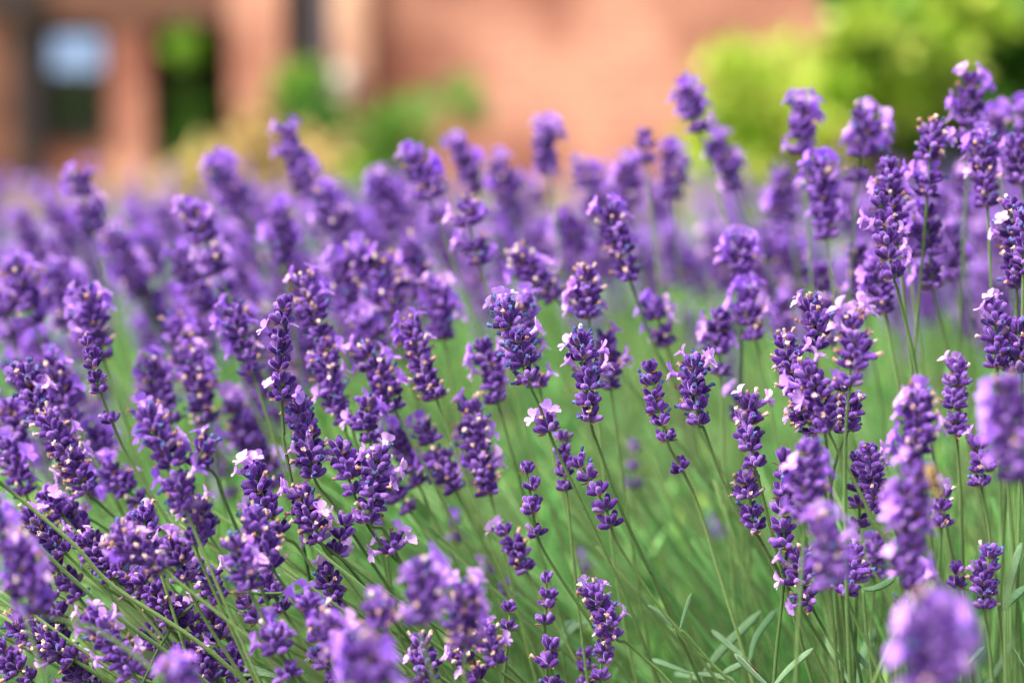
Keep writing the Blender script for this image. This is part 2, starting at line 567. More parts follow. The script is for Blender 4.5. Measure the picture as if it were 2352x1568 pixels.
def calyx(seg=9, bend=0.0, open_=False, long_=1.0):
    L = BL * long_
    r = 0.00134
    if open_:
        prof = [(.35 * r, 0), (.78 * r, .10 * L), (.98 * r, .32 * L), (1.04 * r, .6 * L), (1.0 * r, .82 * L), (1.02 * r, .93 * L), (.72 * r, .97 * L), (.5 * r, .9 * L)]
    else:
        prof = [(.35 * r, 0), (.76 * r, .09 * L), (.98 * r, .3 * L), (1.05 * r, .58 * L), (.98 * r, .78 * L), (.76 * r, .91 * L), (.42 * r, .98 * L), (.1 * r, 1.0 * L)]
    return lathe(prof, seg, bend * L, 0.035)


def lobe(w, l, cup, n=3):
    """One petal lobe: base at origin, runs along +X, up is +Z."""
    vs_, fs = [], []
    prof = [0.45, 0.95, 1.0, 0.62]
    for i, pw in enumerate(prof):
        t = i / (len(prof) - 1)
        x = l * t
        z = -cup * l * t * t
        for s in (-1, 0, 1):
            vs_.append((x - (0.12 * l if s and i == 3 else 0), s * w * pw * 0.5, z + (0.10 * l * abs(s)) * (0.4 + t) + rng.uniform(-.04, .04) * l))
    for i in range(len(prof) - 1):
        for s in range(2):
            a = i * 3 + s
            fs.append((a, a + 1, a + 4, a + 3))
    return vs_, fs


def blossom_mesh(m):
    b = MB()
    L = 0.0046
    v, f = lathe([(.0006, 0), (.0007, L * .5), (.0010, L * .8), (.0015, L), (.0009, L * .98), (.0005, L * .8)], 8, 0.0)
    b.add(v, f, 0, 0.1)
    sc = rng.uniform(.98, 1.18)
    for az, w, l, tilt in ((-27, .0036, .0036, 38), (27, .0036, .0036, 38), (180, .0033, .0030, 12), (116, .0029, .0028, 20), (-116, .0029, .0028, 20)):
        v, f = lobe(w * sc, l * sc, rng.uniform(.0, .22))
        Mx = Matrix.Translation((0, 0, L * .97)) @ Matrix.Rotation(R(az + rng.uniform(-8, 8)), 4, 'Z') @ Matrix.Translation((.0010, 0, 0)) @ Matrix.Rotation(R(-tilt + rng.uniform(-12, 12)), 4, 'Y')
        b.add(v, f, 0, rng.uniform(0, .35), Mx)
    return b.mesh('blossom', [m])


def floret_mesh(m):
    """Shrivelled corolla still sticking out of a calyx."""
    b = MB()
    L = rng.uniform(.0022, .0034)
    v, f = lathe([(.0006, -.0006), (.0007, L * .4), (.0010, L * .75), (.0008, L), (.0003, L * .85)], 6, rng.uniform(-.2, .2) * L)
    v = [Vector(p) + Vector((rng.uniform(-.00025, .00025), rng.uniform(-.00025, .00025), rng.uniform(-.0002, .0003))) for p in v]
    b.add(v, f, 0, rng.random())
    for k in range(3):
        vv, ff = lobe(.0009, .0009, rng.uniform(-.3, .6))
        Mx = Matrix.Translation((0, 0, L * .85)) @ Matrix.Rotation(k * 1.57 + rng.uniform(-.5, .5), 4, 'Z') @ Matrix.Translation((.0004, 0, 0)) @ Matrix.Rotation(R(-rng.uniform(20, 80)), 4, 'Y')
        b.add(vv, ff, 0, rng.random(), Mx)
    return b.mesh('withered_floret', [m])


def bract_shape():
    """A papery bract, base at origin, runs along +X."""
    l, w = .0050, .0034
    vs_ = [(0, 0, 0), (l * .35, w / 2, .0006), (l * .35, 0, -.0002), (l * .35, -w / 2, .0006), (l * .7, w * .32, .0012), (l * .7, 0, .0004), (l * .7, -w * .32, .0012), (l, 0, .0010)]
    fs = [(0, 2, 1), (0, 3, 2), (1, 2, 5, 4), (2, 3, 6, 5), (4, 5, 7), (5, 6, 7)]
    return vs_, fs


def mk_bud(*a, **k):
    v, f = calyx(*a, **k)
    b = MB(); b.add(v, f, 0, 0)
    return b.mesh('bud', [M_BUD])


BUDS = [mk_bud(10), mk_bud(10, .15), mk_bud(10, -.12), mk_bud(10, .08, long_=1.12), mk_bud(10, -.05, long_=.88)]
OPENB = [mk_bud(10, 0, True), mk_bud(10, .12, True), mk_bud(10, -.1, True, 1.08)]
BLOSSOMS = [blossom_mesh(M_PETAL) for i in range(6)]
BLOSSOMS_V = [blossom_mesh(M_PETAL_DEEP) for i in range(6)]
F_BLUE = [floret_mesh(M_BLUE) for _ in range(4)]
F_TAN = [floret_mesh(M_TAN) for _ in range(4)]


def core_mesh():
    """Bract pair and receptacle that a whorl of buds sits on."""
    b = MB()
    v, f = lathe([(.0008, -.0014), (.0012, -.0008), (.0015, 0), (.0012, .0008), (.0006, .0014)], 8)
    b.add(v, f, 1, rng.random())
    for s in (0, 180):
        v, f = bract_shape()
        b.add(v, f, 0, rng.random(), Matrix.Rotation(R(s + rng.uniform(-12, 12)), 4, 'Z') @ Matrix.Translation((.0009, 0, -.0013)) @ Matrix.Rotation(R(rng.uniform(-30, 15)), 4, 'Y'))
    return b.mesh('whorl', [M_BRACT, M_STEM])


CORES = [core_mesh() for _ in range(5)]


def layout(kind, apex):
    """Matrices (bud base frames) of one whorl about +Z."""
    per = {'s': rng.choice((4, 4, 5)), 'd': 6, 'v': 6}[kind]
    out = []
    for cy in (0, 180):
        for k in range(per):
            t = (k + .5) / per * 2 - 1
            az = cy + t * (84 if kind == 's' else 90) + rng.uniform(-10, 10)
            low = (k + (cy > 0)) % 2
            if kind == 's':
                el = rng.uniform(50, 66) if low else rng.uniform(24, 40)
            elif kind == 'd':
                el = rng.uniform(58, 78) if low else rng.uniform(34, 50)
            else:
                el = rng.uniform(64, 84) if low else rng.uniform(38, 56)
            if apex:
                el *= rng.uniform(.45, .85)
            r0 = .0011 if kind == 's' else .0016
            Mx = Matrix.Rotation(R(az), 4, 'Z') @ Matrix.Translation((r0, 0, (-.0005 if low else .0006) + rng.uniform(-.0004, .0004))) @ Matrix.Rotation(R(el), 4, 'Y')
            out.append((az % 360, Mx))
        if kind != 's' and (apex or rng.random() < .6):
            Mx = Matrix.Rotation(R(cy + rng.uniform(-60, 60)), 4, 'Z') @ Matrix.Translation((.0010, 0, .0012)) @ Matrix.Rotation(R(rng.uniform(12, 28)), 4, 'Y')
            out.append((cy, Mx))
    return out


TIP = Matrix.Translation((0, 0, BL * .93))
_bv = [calyx(8, bd, False, lg) for bd, lg in ((0, 1), (.14, 1.05), (-.12, .92))]


def pooled_whorl(kind, apex, tan, blue):
    """A whole whorl of calyces as one mesh, for flowers too soft to tell single buds apart."""
    b = MB()
    for s in (0, 180):
        v, f = bract_shape()
        b.add(v, f, 1, rng.random(), Matrix.Rotation(R(s), 4, 'Z') @ Matrix.Translation((.0009, 0, -.0013)))
    for az, Mx in layout(kind, apex):
        sc = rng.uniform(.88, 1.12)
        Ms = Mx @ Matrix.Scale(sc, 4)
        v, f = rng.choice(_bv)
        b.add(v, f, 0, rng.random(), Ms)
        q = rng.random()
        if q < tan + blue:
            src = rng.choice(F_TAN if q < tan else F_BLUE)
            b.add([x.co.copy() for x in src.vertices], [tuple(p.vertices) for p in src.polygons], 2 if q < tan else 3, rng.random(), Ms @ TIP)
    return b.mesh('whorl', [M_BUD, M_BRACT, M_TAN, M_BLUE])


LEVELS = (0.0, 0.0, 0.08, 0.08, 0.2, 0.2, 0.4, 0.4)
POOL = {(k, a): [(t, pooled_whorl(k, a, t, .02 + rng.random() * .1)) for t in LEVELS] for k in 'sdv' for a in (0, 1)}


def pooled(kind, apex, tan):
    q = tan * rng.uniform(.3, 1.7)
    near = min(LEVELS, key=lambda t: abs(t - q))
    return rng.choice([m for t, m in POOL[(kind, int(apex))] if t == near])


POOLN = {(a,): [pooled_whorl('s', a, 0, 0) for _ in range(3)] for a in (0, 1)}


# ------------------------------------------------------------------ lavender: one flower
def lean(x):
    """Sideways run of a stem per unit of drop, by place in the bed."""
    xs = [-200, 0, 500, 900, 1400, 1700, 2000, 2400]
    return float(np.interp(x, xs, [1.0, .95, .75, .62, .42, .32, .14, .05]))


SIDE = {'R': 0, 'C': 80, 'L': 180, 'B': 270}
N_HERO = 0


def flower(top, bot, b, kind, label, st=(), wh=(), bl='', W=1.0, tan=None, blue=None, group='lavender flowers in the bed', r=.00078, dz=0.0, bs=1.0, hero=None, pts3=None):
    """top, bot: working pixels of the head's two ends; b: blur disc (negative in front of the focus);
    st: further pixels the stalk runs through; wh: loose whorls (x, y, 'blossom sides'); bl: blossoms, e.g. '90L' = 90 % up, on the left."""
    global N_HERO
    D = depth(b)
    if tan is None:
        tan = {'s': 0.0, 'd': .12, 'v': .16}[kind]
    if blue is None:
        blue = {'s': .03, 'd': .06, 'v': .05}[kind]
    if hero is None:
        hero = abs(b) <= 4.5
    P_top, P_bot = at(*top, D + dz), at(*bot, D)
    axis = (P_top - P_bot)
    Lh = axis.length
    axis.normalize()
    stalk = [at(x, y, D + (i + 1) * 0.004) for i, (x, y) in enumerate(st)]
    chain = [P_bot] + stalk
    # down to the ground
    last = chain[-1]
    prev = chain[-2] if len(chain) > 1 else P_top
    dirv = (last - prev).normalized()
    x_last = (st[-1] if st else bot)[0]
    ln = lean(x_last) + rng.uniform(-.10, .10)
    dwn = Vector((ln, rng.uniform(-.12, .12), -1)).normalized()
    h = max(last.z - .03, .1)
    if dirv.z > -.2:
        dirv = (dirv + Vector((0, 0, -.6))).normalized()
    p1 = last + (dirv * .85 + dwn * .15).normalized() * h * .3
    p2 = p1 + (dirv * .45 + dwn * .55).normalized() * (h * .33)
    p3 = p2 + (dwn * .6 + Vector((0, 0, -.4))).normalized() * max(.06, (p2.z - .01) * 1.1)
    path = [P_top - axis * BL * W * .5] + chain + [p1, p2, p3]
    pts = spline(path, 6)
    base = Vector((p3.x, p3.y, max(0.0, p3.z)))
    root = link('lavender_flower', None, None, Matrix.Translation(base))
    tag(root, label, 'lavender', group)
    tan *= rng.uniform(.3, 1.25)
    bow = rng.uniform(-.0022, .0022)
    if D > DFOC * 1.1:
        W *= (D / DFOC) ** .4
    n = len(pts)
    rad = [r * (.85 + .4 * min(1, i / (n * .6))) for i in range(n)]
    v, f = tube([p - base for p in pts], rad, 6)
    me = new_mesh('stem', v, f, [M_STEM])
    link('stem', me, root)

    right = CR @ Vector((1, 0, 0))
    blos = []
    if b > 5 and group == 'lavender flowers in the bed' and kind != 's':
        bl += ''.join(f' {rng.randint(5, 100)}{rng.choice("LRCC")}' for _ in range(5 if b < 10 else 8))
    elif b < -5:
        bl += ''.join(f' {rng.randint(5, 100)}{rng.choice("LRCC")}' for _ in range(3))
    elif kind != 's' and bot[0] < 1150:
        bl += ''.join(f' {rng.randint(15, 100)}{rng.choice("LRCC")}' for _ in range(rng.choice((1, 2, 3))))
    for tok in bl.split():
        blos.append((float(tok[:-1]) / 100, tok[-1]))
    sp = {'s': .0072, 'd': .0062, 'v': .0054}[kind] * W ** .7
    usable = max(Lh - BL * W * .75, .002)
    nw = max(2, int(round(usable / sp)) + 1)
    rows = []
    for i in range(nw):
        t = i / (nw - 1)
        tt = t if i in (0, nw - 1) else t + rng.uniform(-.13, .13) / (nw - 1) + (.12 / (nw - 1) if i == 1 else 0)
        side_ = right * rng.uniform(-.0006, .0006)
        if kind != 's' and not hero and 0 < i < nw - 2 and rng.random() < .07:
            continue
        rows.append((P_bot + axis * (usable * tt) + side_ + right * bow * math.sin(math.pi * t), axis, t, i == nw - 1, None))
    for w in wh:
        p = at(w[0], w[1], D)
        # snap to the stalk
        q = min(pts, key=lambda a: (a - p).length)
        j = pts.index(q)
        ax = (pts[max(j - 1, 0)] - pts[min(j + 1, n - 1)]).normalized()
        rows.append((q, ax, -1, False, w[2] if len(w) > 2 else ''))
    spin = rng.uniform(0, 90)
    for i, (p, ax, t, apex, loose) in enumerate(rows):
        want = [s for s in loose] if loose is not None else [s for (bt, s) in blos if abs(bt - t) <= .5 / max(nw - 1, 1) + 1e-6]
        taper = 1.0
        if t >= 0:
            taper = (.86 + .14 * min(1, t * 3)) if kind != 's' else 1.0
            if t > .8:
                taper *= .92
        s = W * (.95 if kind == 's' else 1.0) * taper * rng.uniform(.95, 1.05)
        F = Matrix.Translation(p - base) @ frame(ax, right)
        yaw = (spin + i * 90 + rng.uniform(-15, 15)) if kind != 's' else ((i % 2) * 90 + spin * .3 + rng.uniform(-12, 12))
        Mw = F @ Matrix.Rotation(R(yaw), 4, 'Z') @ Matrix.Scale(s, 4)
        kd = kind if loose is None else 's'
        used = []
        if hero:
            wo = link('whorl', rng.choice(CORES), root, Mw)
            buds = layout(kd, apex)
            pend = []
            for sdn in want:
                target = (SIDE[sdn] - yaw) % 360
                k = min(range(len(buds)), key=lambda k: abs((buds[k][0] - target + 180) % 360 - 180) + (999 if k in pend else 0))
                pend.append(k)
            for k, (az, Mx) in enumerate(buds):
                q = rng.random()
                op = k in pend or q < tan + blue
                Mb = Mx @ Matrix.Rotation(rng.uniform(0, 6.28), 4, 'Z') @ Matrix.Scale(rng.uniform(.88, 1.1), 4)
                link('bud', rng.choice(OPENB if op else BUDS), wo, Mb)
                N_HERO += 1
                if k in pend:
                    Mf = Mx @ Matrix.Translation((0, 0, BL * .55)) @ Matrix.Rotation(R(180 + rng.uniform(-40, 40)), 4, 'Z') @ Matrix.Rotation(R(rng.uniform(-14, 14)), 4, 'X') @ Matrix.Scale(rng.uniform(.95, 1.2) * bs, 4)
                    link('blossom', rng.choice(BLOSSOMS), wo, Mf)
                elif q < tan + blue:
                    link('withered_floret', rng.choice(F_TAN if q < tan else F_BLUE), wo, Mb @ TIP)
        else:
            if kd == 's':
                src = rng.choice(POOLN[(int(apex),)]) if tan < .05 else pooled('s', apex, tan)
            else:
                src = pooled(kd, apex, tan)
            wo = link('whorl', src, root, Mw)
            for sdn in want:
                az = SIDE[sdn] - yaw + rng.uniform(-22, 22)
                sc_b = 1.0 + min(.14, abs(b) * .02)
                Mf = Matrix.Rotation(R(az), 4, 'Z') @ Matrix.Translation((.0014, 0, .0004)) @ Matrix.Rotation(R(rng.uniform(38, 66) * (.6 if apex else 1)), 4, 'Y') @ Matrix.Translation((0, 0, BL * .42)) @ Matrix.Rotation(R(180 + rng.uniform(-40, 40)), 4, 'Z') @ Matrix.Scale(rng.uniform(1.0, 1.25) * sc_b, 4)
                link('blossom', rng.choice(BLOSSOMS_V if rng.random() < .7 else BLOSSOMS), wo, Mf)
    return root


# ------------------------------------------------------------------ lavender: every flower the photograph lets one tell apart
FL = [
    # sharp flowers
    ((655, 684), (647, 880), 0, 's', 'upright spike of six evenly spaced velvety whorls with small pale blossoms on both sides', dict(st=[(648, 925), (652, 990), (665, 1080)], wh=[(648, 912, 'LR')], bl='60L 55R 20C', W=1.16)),
    ((684, 922), (720, 1092), 1, 'd', 'dark spike with blue and tan withered tips touching the stalk of six whorled spike', dict(st=[(760, 1150), (810, 1225)], W=1.16, tan=.22, blue=.22)),
    ((1150, 694), (1212, 872), 0, 'd', 'leaning spike with pink blossom on its tip and blue withered florets down one side', dict(st=[(1238, 930), (1274, 1023), (1346, 1176), (1436, 1370), (1506, 1545)], wh=[(1262, 992, 'LRC')], bl='100C 100R 100L 66R 60C', bs=1.02, W=1.14, tan=.10, blue=.30)),
    ((1328, 768), (1352, 925), 0, 'd', 'upright spike with four pink blossoms at its shoulders and one loose whorl below', dict(st=[(1360, 985), (1376, 1030), (1426, 1169), (1488, 1301), (1520, 1370)], wh=[(1354, 968)], bl='75L 75R 62L 62R', bs=1.15, W=1.10, tan=.08, blue=.28)),
    ((1489, 830), (1532, 1008), 0, 's', 'slim unopened spike of five small whorls with a bud pair lower on its stalk', dict(st=[(1548, 1046), (1575, 1095), (1610, 1180), (1690, 1440)], wh=[(1567, 1088)], W=1.02)),
    ((1592, 818), (1604, 970), 0, 'd', 'spike with two pairs of pink blossoms standing like ears above dark withered whorls', dict(st=[(1617, 985), (1650, 1080), (1690, 1165), (1740, 1230), (1800, 1350)], bl='100L 100R 86R 86L', bs=1.15, W=1.08, tan=.12, blue=.3)),
    ((1720, 912), (1733, 1068), 0, 'd', 'straight spike with a lilac blossom on either side just under its tan tip', dict(st=[(1738, 1085), (1752, 1140), (1775, 1235), (1790, 1290)], bl='92L 92R', W=1.12, tan=.2, blue=.08)),
    ((1716, 1085), (1728, 1180), 1, 'd', 'short dark spike directly under the straight spike with paired blossoms', dict(st=[(1740, 1225), (1765, 1275), (1800, 1330)], wh=[(1741, 1212)], W=1.12, tan=.25, blue=.1)),
    ((1862, 690), (1872, 800), 1.5, 'd', 'spike at the top of the crowded cluster with two round pink blossoms like horns', dict(st=[(1880, 880), (1896, 1000), (1908, 1130)], bl='100L 100R 92L', W=1.12, tan=.2, blue=.15)),
    ((1962, 725), (1952, 880), -5, 'v', 'broad spike crowned with a row of brightest pink blossoms in the crowded cluster', dict(st=[(1945, 960), (1941, 1062), (1944, 1270), (1950, 1500)], bl='100L 100R 100C 90L 90C 70L 70C', W=1.16, tan=.2, hero=True, bs=1.3)),
    ((1798, 772), (1832, 905), 1, 'd', 'spike with cream withered tips on the outer side of the crowded cluster', dict(st=[(1868, 1000), (1888, 1100)], bl='78R 30L', W=1.15, tan=.3)),
    ((1848, 838), (1900, 985), -3, 'v', 'central drooping spike of the crowded cluster with several pink blossoms across its face', dict(st=[(1960, 1100), (2010, 1200), (2062, 1300)], bl='86C 86L 66C 66R 40L 95R', bs=1.2, W=1.1, tan=.16)),
    ((1935, 870), (1948, 985), 1, 'v', 'dark lower spike of the crowded cluster with pale withered tips at its foot', dict(st=[(1925, 1040), (1905, 1150), (1915, 1300)], wh=[(1930, 975)], W=1.12, tan=.28)),
    ((1835, 900), (1872, 990), 0, 'v', 'dark spike at the underside of the crowded cluster with one lilac blossom poking out', dict(st=[(1880, 1050), (1892, 1200)], bl='0L 40L', W=1.05, tan=.15, blue=.2)),
    ((1325, 1048), (1392, 1168), 0, 's', 'leaning bare spike of four plump whorls with one whorl set apart below', dict(st=[(1412, 1235), (1458, 1310), (1520, 1400), (1600, 1500)], wh=[(1403, 1212)], W=1.12)),
    ((1206, 1062), (1222, 1160), 1.5, 's', 'narrow bare spike with two loose whorls strung beneath it above green stems', dict(st=[(1238, 1240), (1290, 1330), (1390, 1480)], wh=[(1223, 1180), (1237, 1232)], W=1.0)),
    ((1348, 1345), (1412, 1462), 0, 'd', 'short flowering spike low over the green, lilac blossom on top and three beside', dict(st=[(1440, 1475), (1490, 1520), (1560, 1590)], bl='100C 70R 30R 35R 10L', W=1.02, tan=.3)),
    ((1382, 1440), (1380, 1556), 0, 's', 'bare bud spike rising right under the short flowering spike', dict(st=[(1378, 1580)], W=.98, tan=.05)),
    ((1256, 1316), (1253, 1428), 1.5, 's', 'small bare spike of round buds hanging over the green between blurred pale blossoms and leaves', dict(st=[(1253, 1470)], W=.92)),
    ((1171, 1382), (1170, 1442), 2, 's', 'tiny bud spike beside the blurred pale lilac flower heads', dict(st=[(1166, 1470)], W=.9)),
    ((1263, 1466), (1268, 1575), 1, 's', 'plump bud spike cut off by the lower picture edge over green leaves', dict(st=[(1268, 1600)], W=1.12, tan=.06)),
    ((1345, 1488), (1345, 1572), 5, 's', 'soft small bud spike just behind the bare spike at the lower picture edge', dict(W=.95)),
    ((194, 770), (222, 872), 2, 's', 'slender unopened spike of three small whorls with two more bud pairs down its bare stalk', dict(st=[(232, 905), (262, 980), (300, 1060), (400, 1220), (480, 1370), (600, 1568)], wh=[(231, 908), (258, 974)], W=.98)),
    ((576, 1072), (642, 1222), 0, 'd', 'leaning spike topped by a bunch of four pink blossoms above the blurred lilac head', dict(st=[(680, 1250), (730, 1320), (800, 1392)], bl='100L 100R 90L 90C', W=1.16, tan=.12, blue=.12)),
    ((686, 1118), (735, 1238), 0, 'v', 'stout spike with a pale pink blossom upright on its outer shoulder and cream tips', dict(st=[(752, 1270), (800, 1330)], bl='100L 20R 5L', W=1.08, tan=.25)),
    ((776, 1016), (812, 1130), 1, 'd', 'spike with upright dark buds at its top leading the tan tipped pair', dict(st=[(850, 1215), (905, 1280), (960, 1330)], bl='55L 40C', W=1.12, tan=.2)),
    ((870, 1030), (850, 1195), 1, 'v', 'fat round spike with tan tips on its shoulder and two lilac blossoms on its face', dict(st=[(880, 1215), (905, 1260), (930, 1310)], wh=[(912, 1270, 'LRLR')], bl='85L 45C 50R', W=1.16, tan=.26, blue=.05)),
    ((800, 1180), (775, 1270), 1, 's', 'loose low whorls with lilac blossoms hanging under the tan tipped pair', dict(st=[(800, 1300)], bl='100R 70C 40L 0C', W=1.12, tan=.1)),
    ((745, 1296), (772, 1400), 1, 'd', 'spike with pale blossom tip half hidden behind a thick diagonal stalk and a bright leaf', dict(bl='100C 100L', W=1.0, tan=.1)),
    ((1803, 1036), (1800, 1215), 0, 's', 'dark bud spike with well parted whorls standing behind the hazy lilac column', dict(st=[(1806, 1275), (1794, 1400), (1777, 1580)], wh=[(1804, 1252)], W=1.2)),
    ((1828, 1262), (1852, 1368), 0, 'd', 'low dark spike with two lilac blossoms beside the pale green sharp stalk', dict(st=[(1868, 1400), (1940, 1530), (1975, 1590)], wh=[(1858, 1392, 'L')], bl='70L 45L', W=1.15, tan=.12, blue=.2)),
    ((1962, 1255), (1945, 1362), -1, 'd', 'dark low spike with a big lilac blossom on its upper side under the crossing stalks', dict(st=[(1965, 1420), (2020, 1545)], bl='95C 90L', W=1.1, tan=.1, blue=.1)),
    ((1993, 1022), (2010, 1138), .5, 'v', 'stocky spike with closed dark buds and lilac blossom on one side, behind a crossing stalk', dict(st=[(2034, 1165), (2062, 1230)], wh=[(2024, 1162)], bl='72R 50R', W=1.06, tan=.1)),
    ((1966, 1036), (1974, 1160), 2, 's', 'narrow bud spike tucked against the stocky dark spike with loose pairs below', dict(st=[(1972, 1220), (1968, 1330)], wh=[(1972, 1218)], W=1.1)),
    ((2276, 1256), (2262, 1392), 2, 'd', 'loose spike with lilac blossoms on one side next to a dark narrow leaf', dict(st=[(2268, 1450), (2280, 1560)], bl='50L 25C', W=1.05, tan=.16, blue=.12)),
    ((2200, 1296), (2200, 1346), 3, 's', 'tiny bud tuft on a thin stalk above the very blurred flower head', dict(st=[(2215, 1450)], W=.95)),
    ((2248, 1004), (2254, 1112), 3, 'd', 'dark spike with one lilac blossom partly behind the hazy head at the picture edge', dict(st=[(2270, 1200), (2285, 1330)], bl='95L 55R 30R', W=1.08, tan=.18)),
    ((2170, 1120), (2163, 1205), 3, 's', 'small dark spike with blossom ear behind the hazy column and the bee', dict(bl='100C', W=1.05, tan=.12)),
    ((2198, 832), (2196, 966), 3.5, 'd', 'spike with the pale axis showing between paired buds and one blossom at its shoulder', dict(st=[(2198, 1010), (2205, 1110), (2210, 1240)], wh=[(2196, 996)], bl='95L 90C', W=1.08, tan=.03, blue=0)),
    ((2285, 692), (2290, 838), 2, 'd', 'spike with lilac blossoms spread from its top corners above a tangle of buds', dict(st=[(2300, 920), (2310, 1040)], bl='100L 95R 75L', W=1.1, tan=.2, blue=.1)),
    ((2342, 738), (2332, 852), 2, 'v', 'blue tinged spike running off the picture edge under the paired blossoms', dict(st=[(2340, 960)], bl='20R 30C', W=1.12, tan=.2, blue=.2)),
    ((2018, 448), (2052, 632), 3, 's', 'open spike with bright violet whorls spaced along a green stalk, tallest sharp one', dict(st=[(2060, 660), (2085, 760), (2108, 870)], bl='85L 60R 40L 15R 0R', W=1.22, tan=.04)),
    ((2318, 458), (2334, 640), 3.5, 'v', 'heavy dark spike with cream tips and a lilac blossom bunch on its flank', dict(st=[(2336, 700), (2330, 800)], wh=[(2326, 655)], bl='66L 60L 55L', W=1.1, tan=.3)),
    ((2352, 486), (2350, 625), 2.5, 'v', 'bluish bud spike cut by the picture edge next to the heavy cream tipped spike', dict(W=1.05, tan=.15, blue=.25)),
    ((1290, 990), (1300, 1122), 4, 's', 'soft slim bud spike behind the loose whorl with three pink blossoms', dict(W=.95)),
    # lower corner of the bed, crossing stalks
    ((-70, 1020), (-20, 1090), -2, 'd', 'spike just outside the picture whose thick stalk crosses the dark heads below', dict(st=[(40, 1140), (170, 1250), (260, 1345), (450, 1470), (590, 1590)], r=.00092)),
    ((-90, 1060), (-40, 1105), -3, 'd', 'spike just outside the picture whose stalk runs beneath the other thick stalk', dict(st=[(20, 1175), (110, 1275), (250, 1400), (400, 1510), (500, 1590)], r=.00092)),
    ((52, 1178), (148, 1268), 1, 'd', 'spike with cream tips and lilac blossoms lying across under two thick stalks', dict(bl='85C 60L 20R', W=1.08, tan=.3, blue=.12)),
    ((182, 1236), (255, 1322), 1, 'v', 'dark dense spike with a white lilac blossom tip in the crowd beneath the thick stalks', dict(bl='100R 95C', W=1.0, tan=.15, blue=.15)),
    ((240, 1268), (325, 1368), 1.5, 'v', 'dense blue tipped spike at the middle of the dark crowd beneath the thick stalks', dict(W=1.05, tan=.15, blue=.2)),
    ((318, 1318), (392, 1424), .5, 'v', 'dark spike with tan foot at the lower end of the dark crowd', dict(st=[(430, 1470), (500, 1560)], bl='10R', W=1.05, tan=.12)),
    ((326, 1170), (352, 1262), 0, 'd', 'bud spike with upright pointed top sticking out of the lilac crowd', dict(W=1.12, tan=.04)),
    ((440, 1290), (505, 1375), .5, 'd', 'dark short spike below the diagonal stalk and beside the hazy tan tipped spike', dict(bl='20L', W=1.08, tan=.12, blue=.1)),
    ((25, 1428), (165, 1512), 0, 'd', 'dark spike lying nearly flat with tan tips under the hazy lilac head at the edge', dict(st=[(240, 1560), (330, 1610)], bl='20L', W=1.08, tan=.28)),
    ((412, 1478), (490, 1562), 1, 'v', 'dark round headed spike at the lower picture edge crossed by a thin stalk', dict(W=1.0, tan=.2, bl='60R')),
    ((552, 1372), (590, 1420), 1, 's', 'little dark bud whorls tucked beside the hazy lilac spike pair', dict(W=1.1, tan=.1)),
    ((330, 1440), (400, 1520), 2, 'v', 'dull dark spike deep among the lower stalks', dict(W=1.0, tan=.2)),
    ((118, 1290), (180, 1370), 2, 'd', 'shadowed violet spike between the hazy edge head and the dark crowd', dict(W=1.05, tan=.1, blue=.1)),
    ((50, 838), (94, 962), 4, 'd', 'violet spike with blue frayed tip and a big pink blossom on its flank', dict(bl='45R 35R', W=1.12, tan=.05, blue=.25)),
    ((104, 950), (198, 1128), 3, 'v', 'large leaning spike full of cream tips with four lilac blossoms along it', dict(st=[(222, 1150), (290, 1215), (380, 1330)], bl='70R 45R 40C 25L 0C 5L', W=1.12, tan=.34)),
    ((96, 1128), (140, 1180), 3, 'd', 'small spike hidden behind the large cream tipped leaning spike and its twin stalks', dict(st=[(190, 1105), (260, 1190)][:0], W=1.0, tan=.1, bl='60C')),
    ((-10, 1480), (70, 1560), 2, 'd', 'dark spike in the lowest corner of the picture beneath the flat lying spike', dict(bl='60C', W=1.05, tan=.15)),
    ((150, 1500), (215, 1585), 1, 'v', 'dark spike at the lower edge under the lilac blossoming spike', dict(bl='80L 40C', W=1.05, tan=.12)),
    ((85, 1395), (150, 1470), 3, 'd', 'shaded spike just above the flat lying spike', dict(W=1.0, tan=.12, bl='50C')),
    ((300, 1520), (350, 1600), 2, 'd', 'spike at the lower edge right of the bright petals of the blossoming spike', dict(bl='90C 60R', W=1.05, tan=.1)),
    ((70, 1330), (140, 1410), 2.5, 'd', 'dim violet spike in deep shade under the soft tan specked head', dict(W=1.05, tan=.12)),
    ((395, 1375), (455, 1455), 1.5, 'v', 'dark spike with one petal at its middle amid crossing stalks below the facing pink pair', dict(bl='50C', W=1.02, tan=.12)),
    ((470, 1400), (540, 1490), 2, 'd', 'dark leaning spike beside the little dark bud whorls, low among the stalks', dict(W=1.05, tan=.15)),
    ((150, 1160), (215, 1245), 4, 'd', 'violet spike between the twin stalks and the lying cream tipped one', dict(bl='90L 50C', W=1.08, tan=.15)),
    ((420, 1130), (470, 1210), 4, 'd', 'violet spike under the foot of the big hazy lilac one', dict(bl='60R', W=1.05, tan=.1)),
    ((600, 1320), (650, 1400), 2, 'd', 'shaded spike under the plump rounded head and before the twisted leaf', dict(bl='80L', W=1.05, tan=.12)),
    ((520, 1490), (575, 1575), 1.5, 'v', 'dark spike at the lower edge between the round headed one and the pale hazy head', dict(bl='70C 40R', W=1.05, tan=.12)),
    ((300, 1180), (345, 1265), 3.5, 'd', 'violet spike squeezed behind the pointed bud spike', dict(W=1.0, tan=.1)),
    # slightly hazy, in front of the sharp plane
    ((332, 935), (425, 1168), -6, 'v', 'big hazy lilac spike with cream tip leaning over the thin diagonal stalk', dict(bl='95C 80L 65R 60L 45C 30R 25L 10L', W=1.16, tan=.34)),
    ((478, 1010), (452, 1068), -5, 'd', 'small hazy tuft with cream tips on its own stalk beside the big lilac spike', dict(st=[(495, 1090), (540, 1205)], W=1.12, tan=.5)),
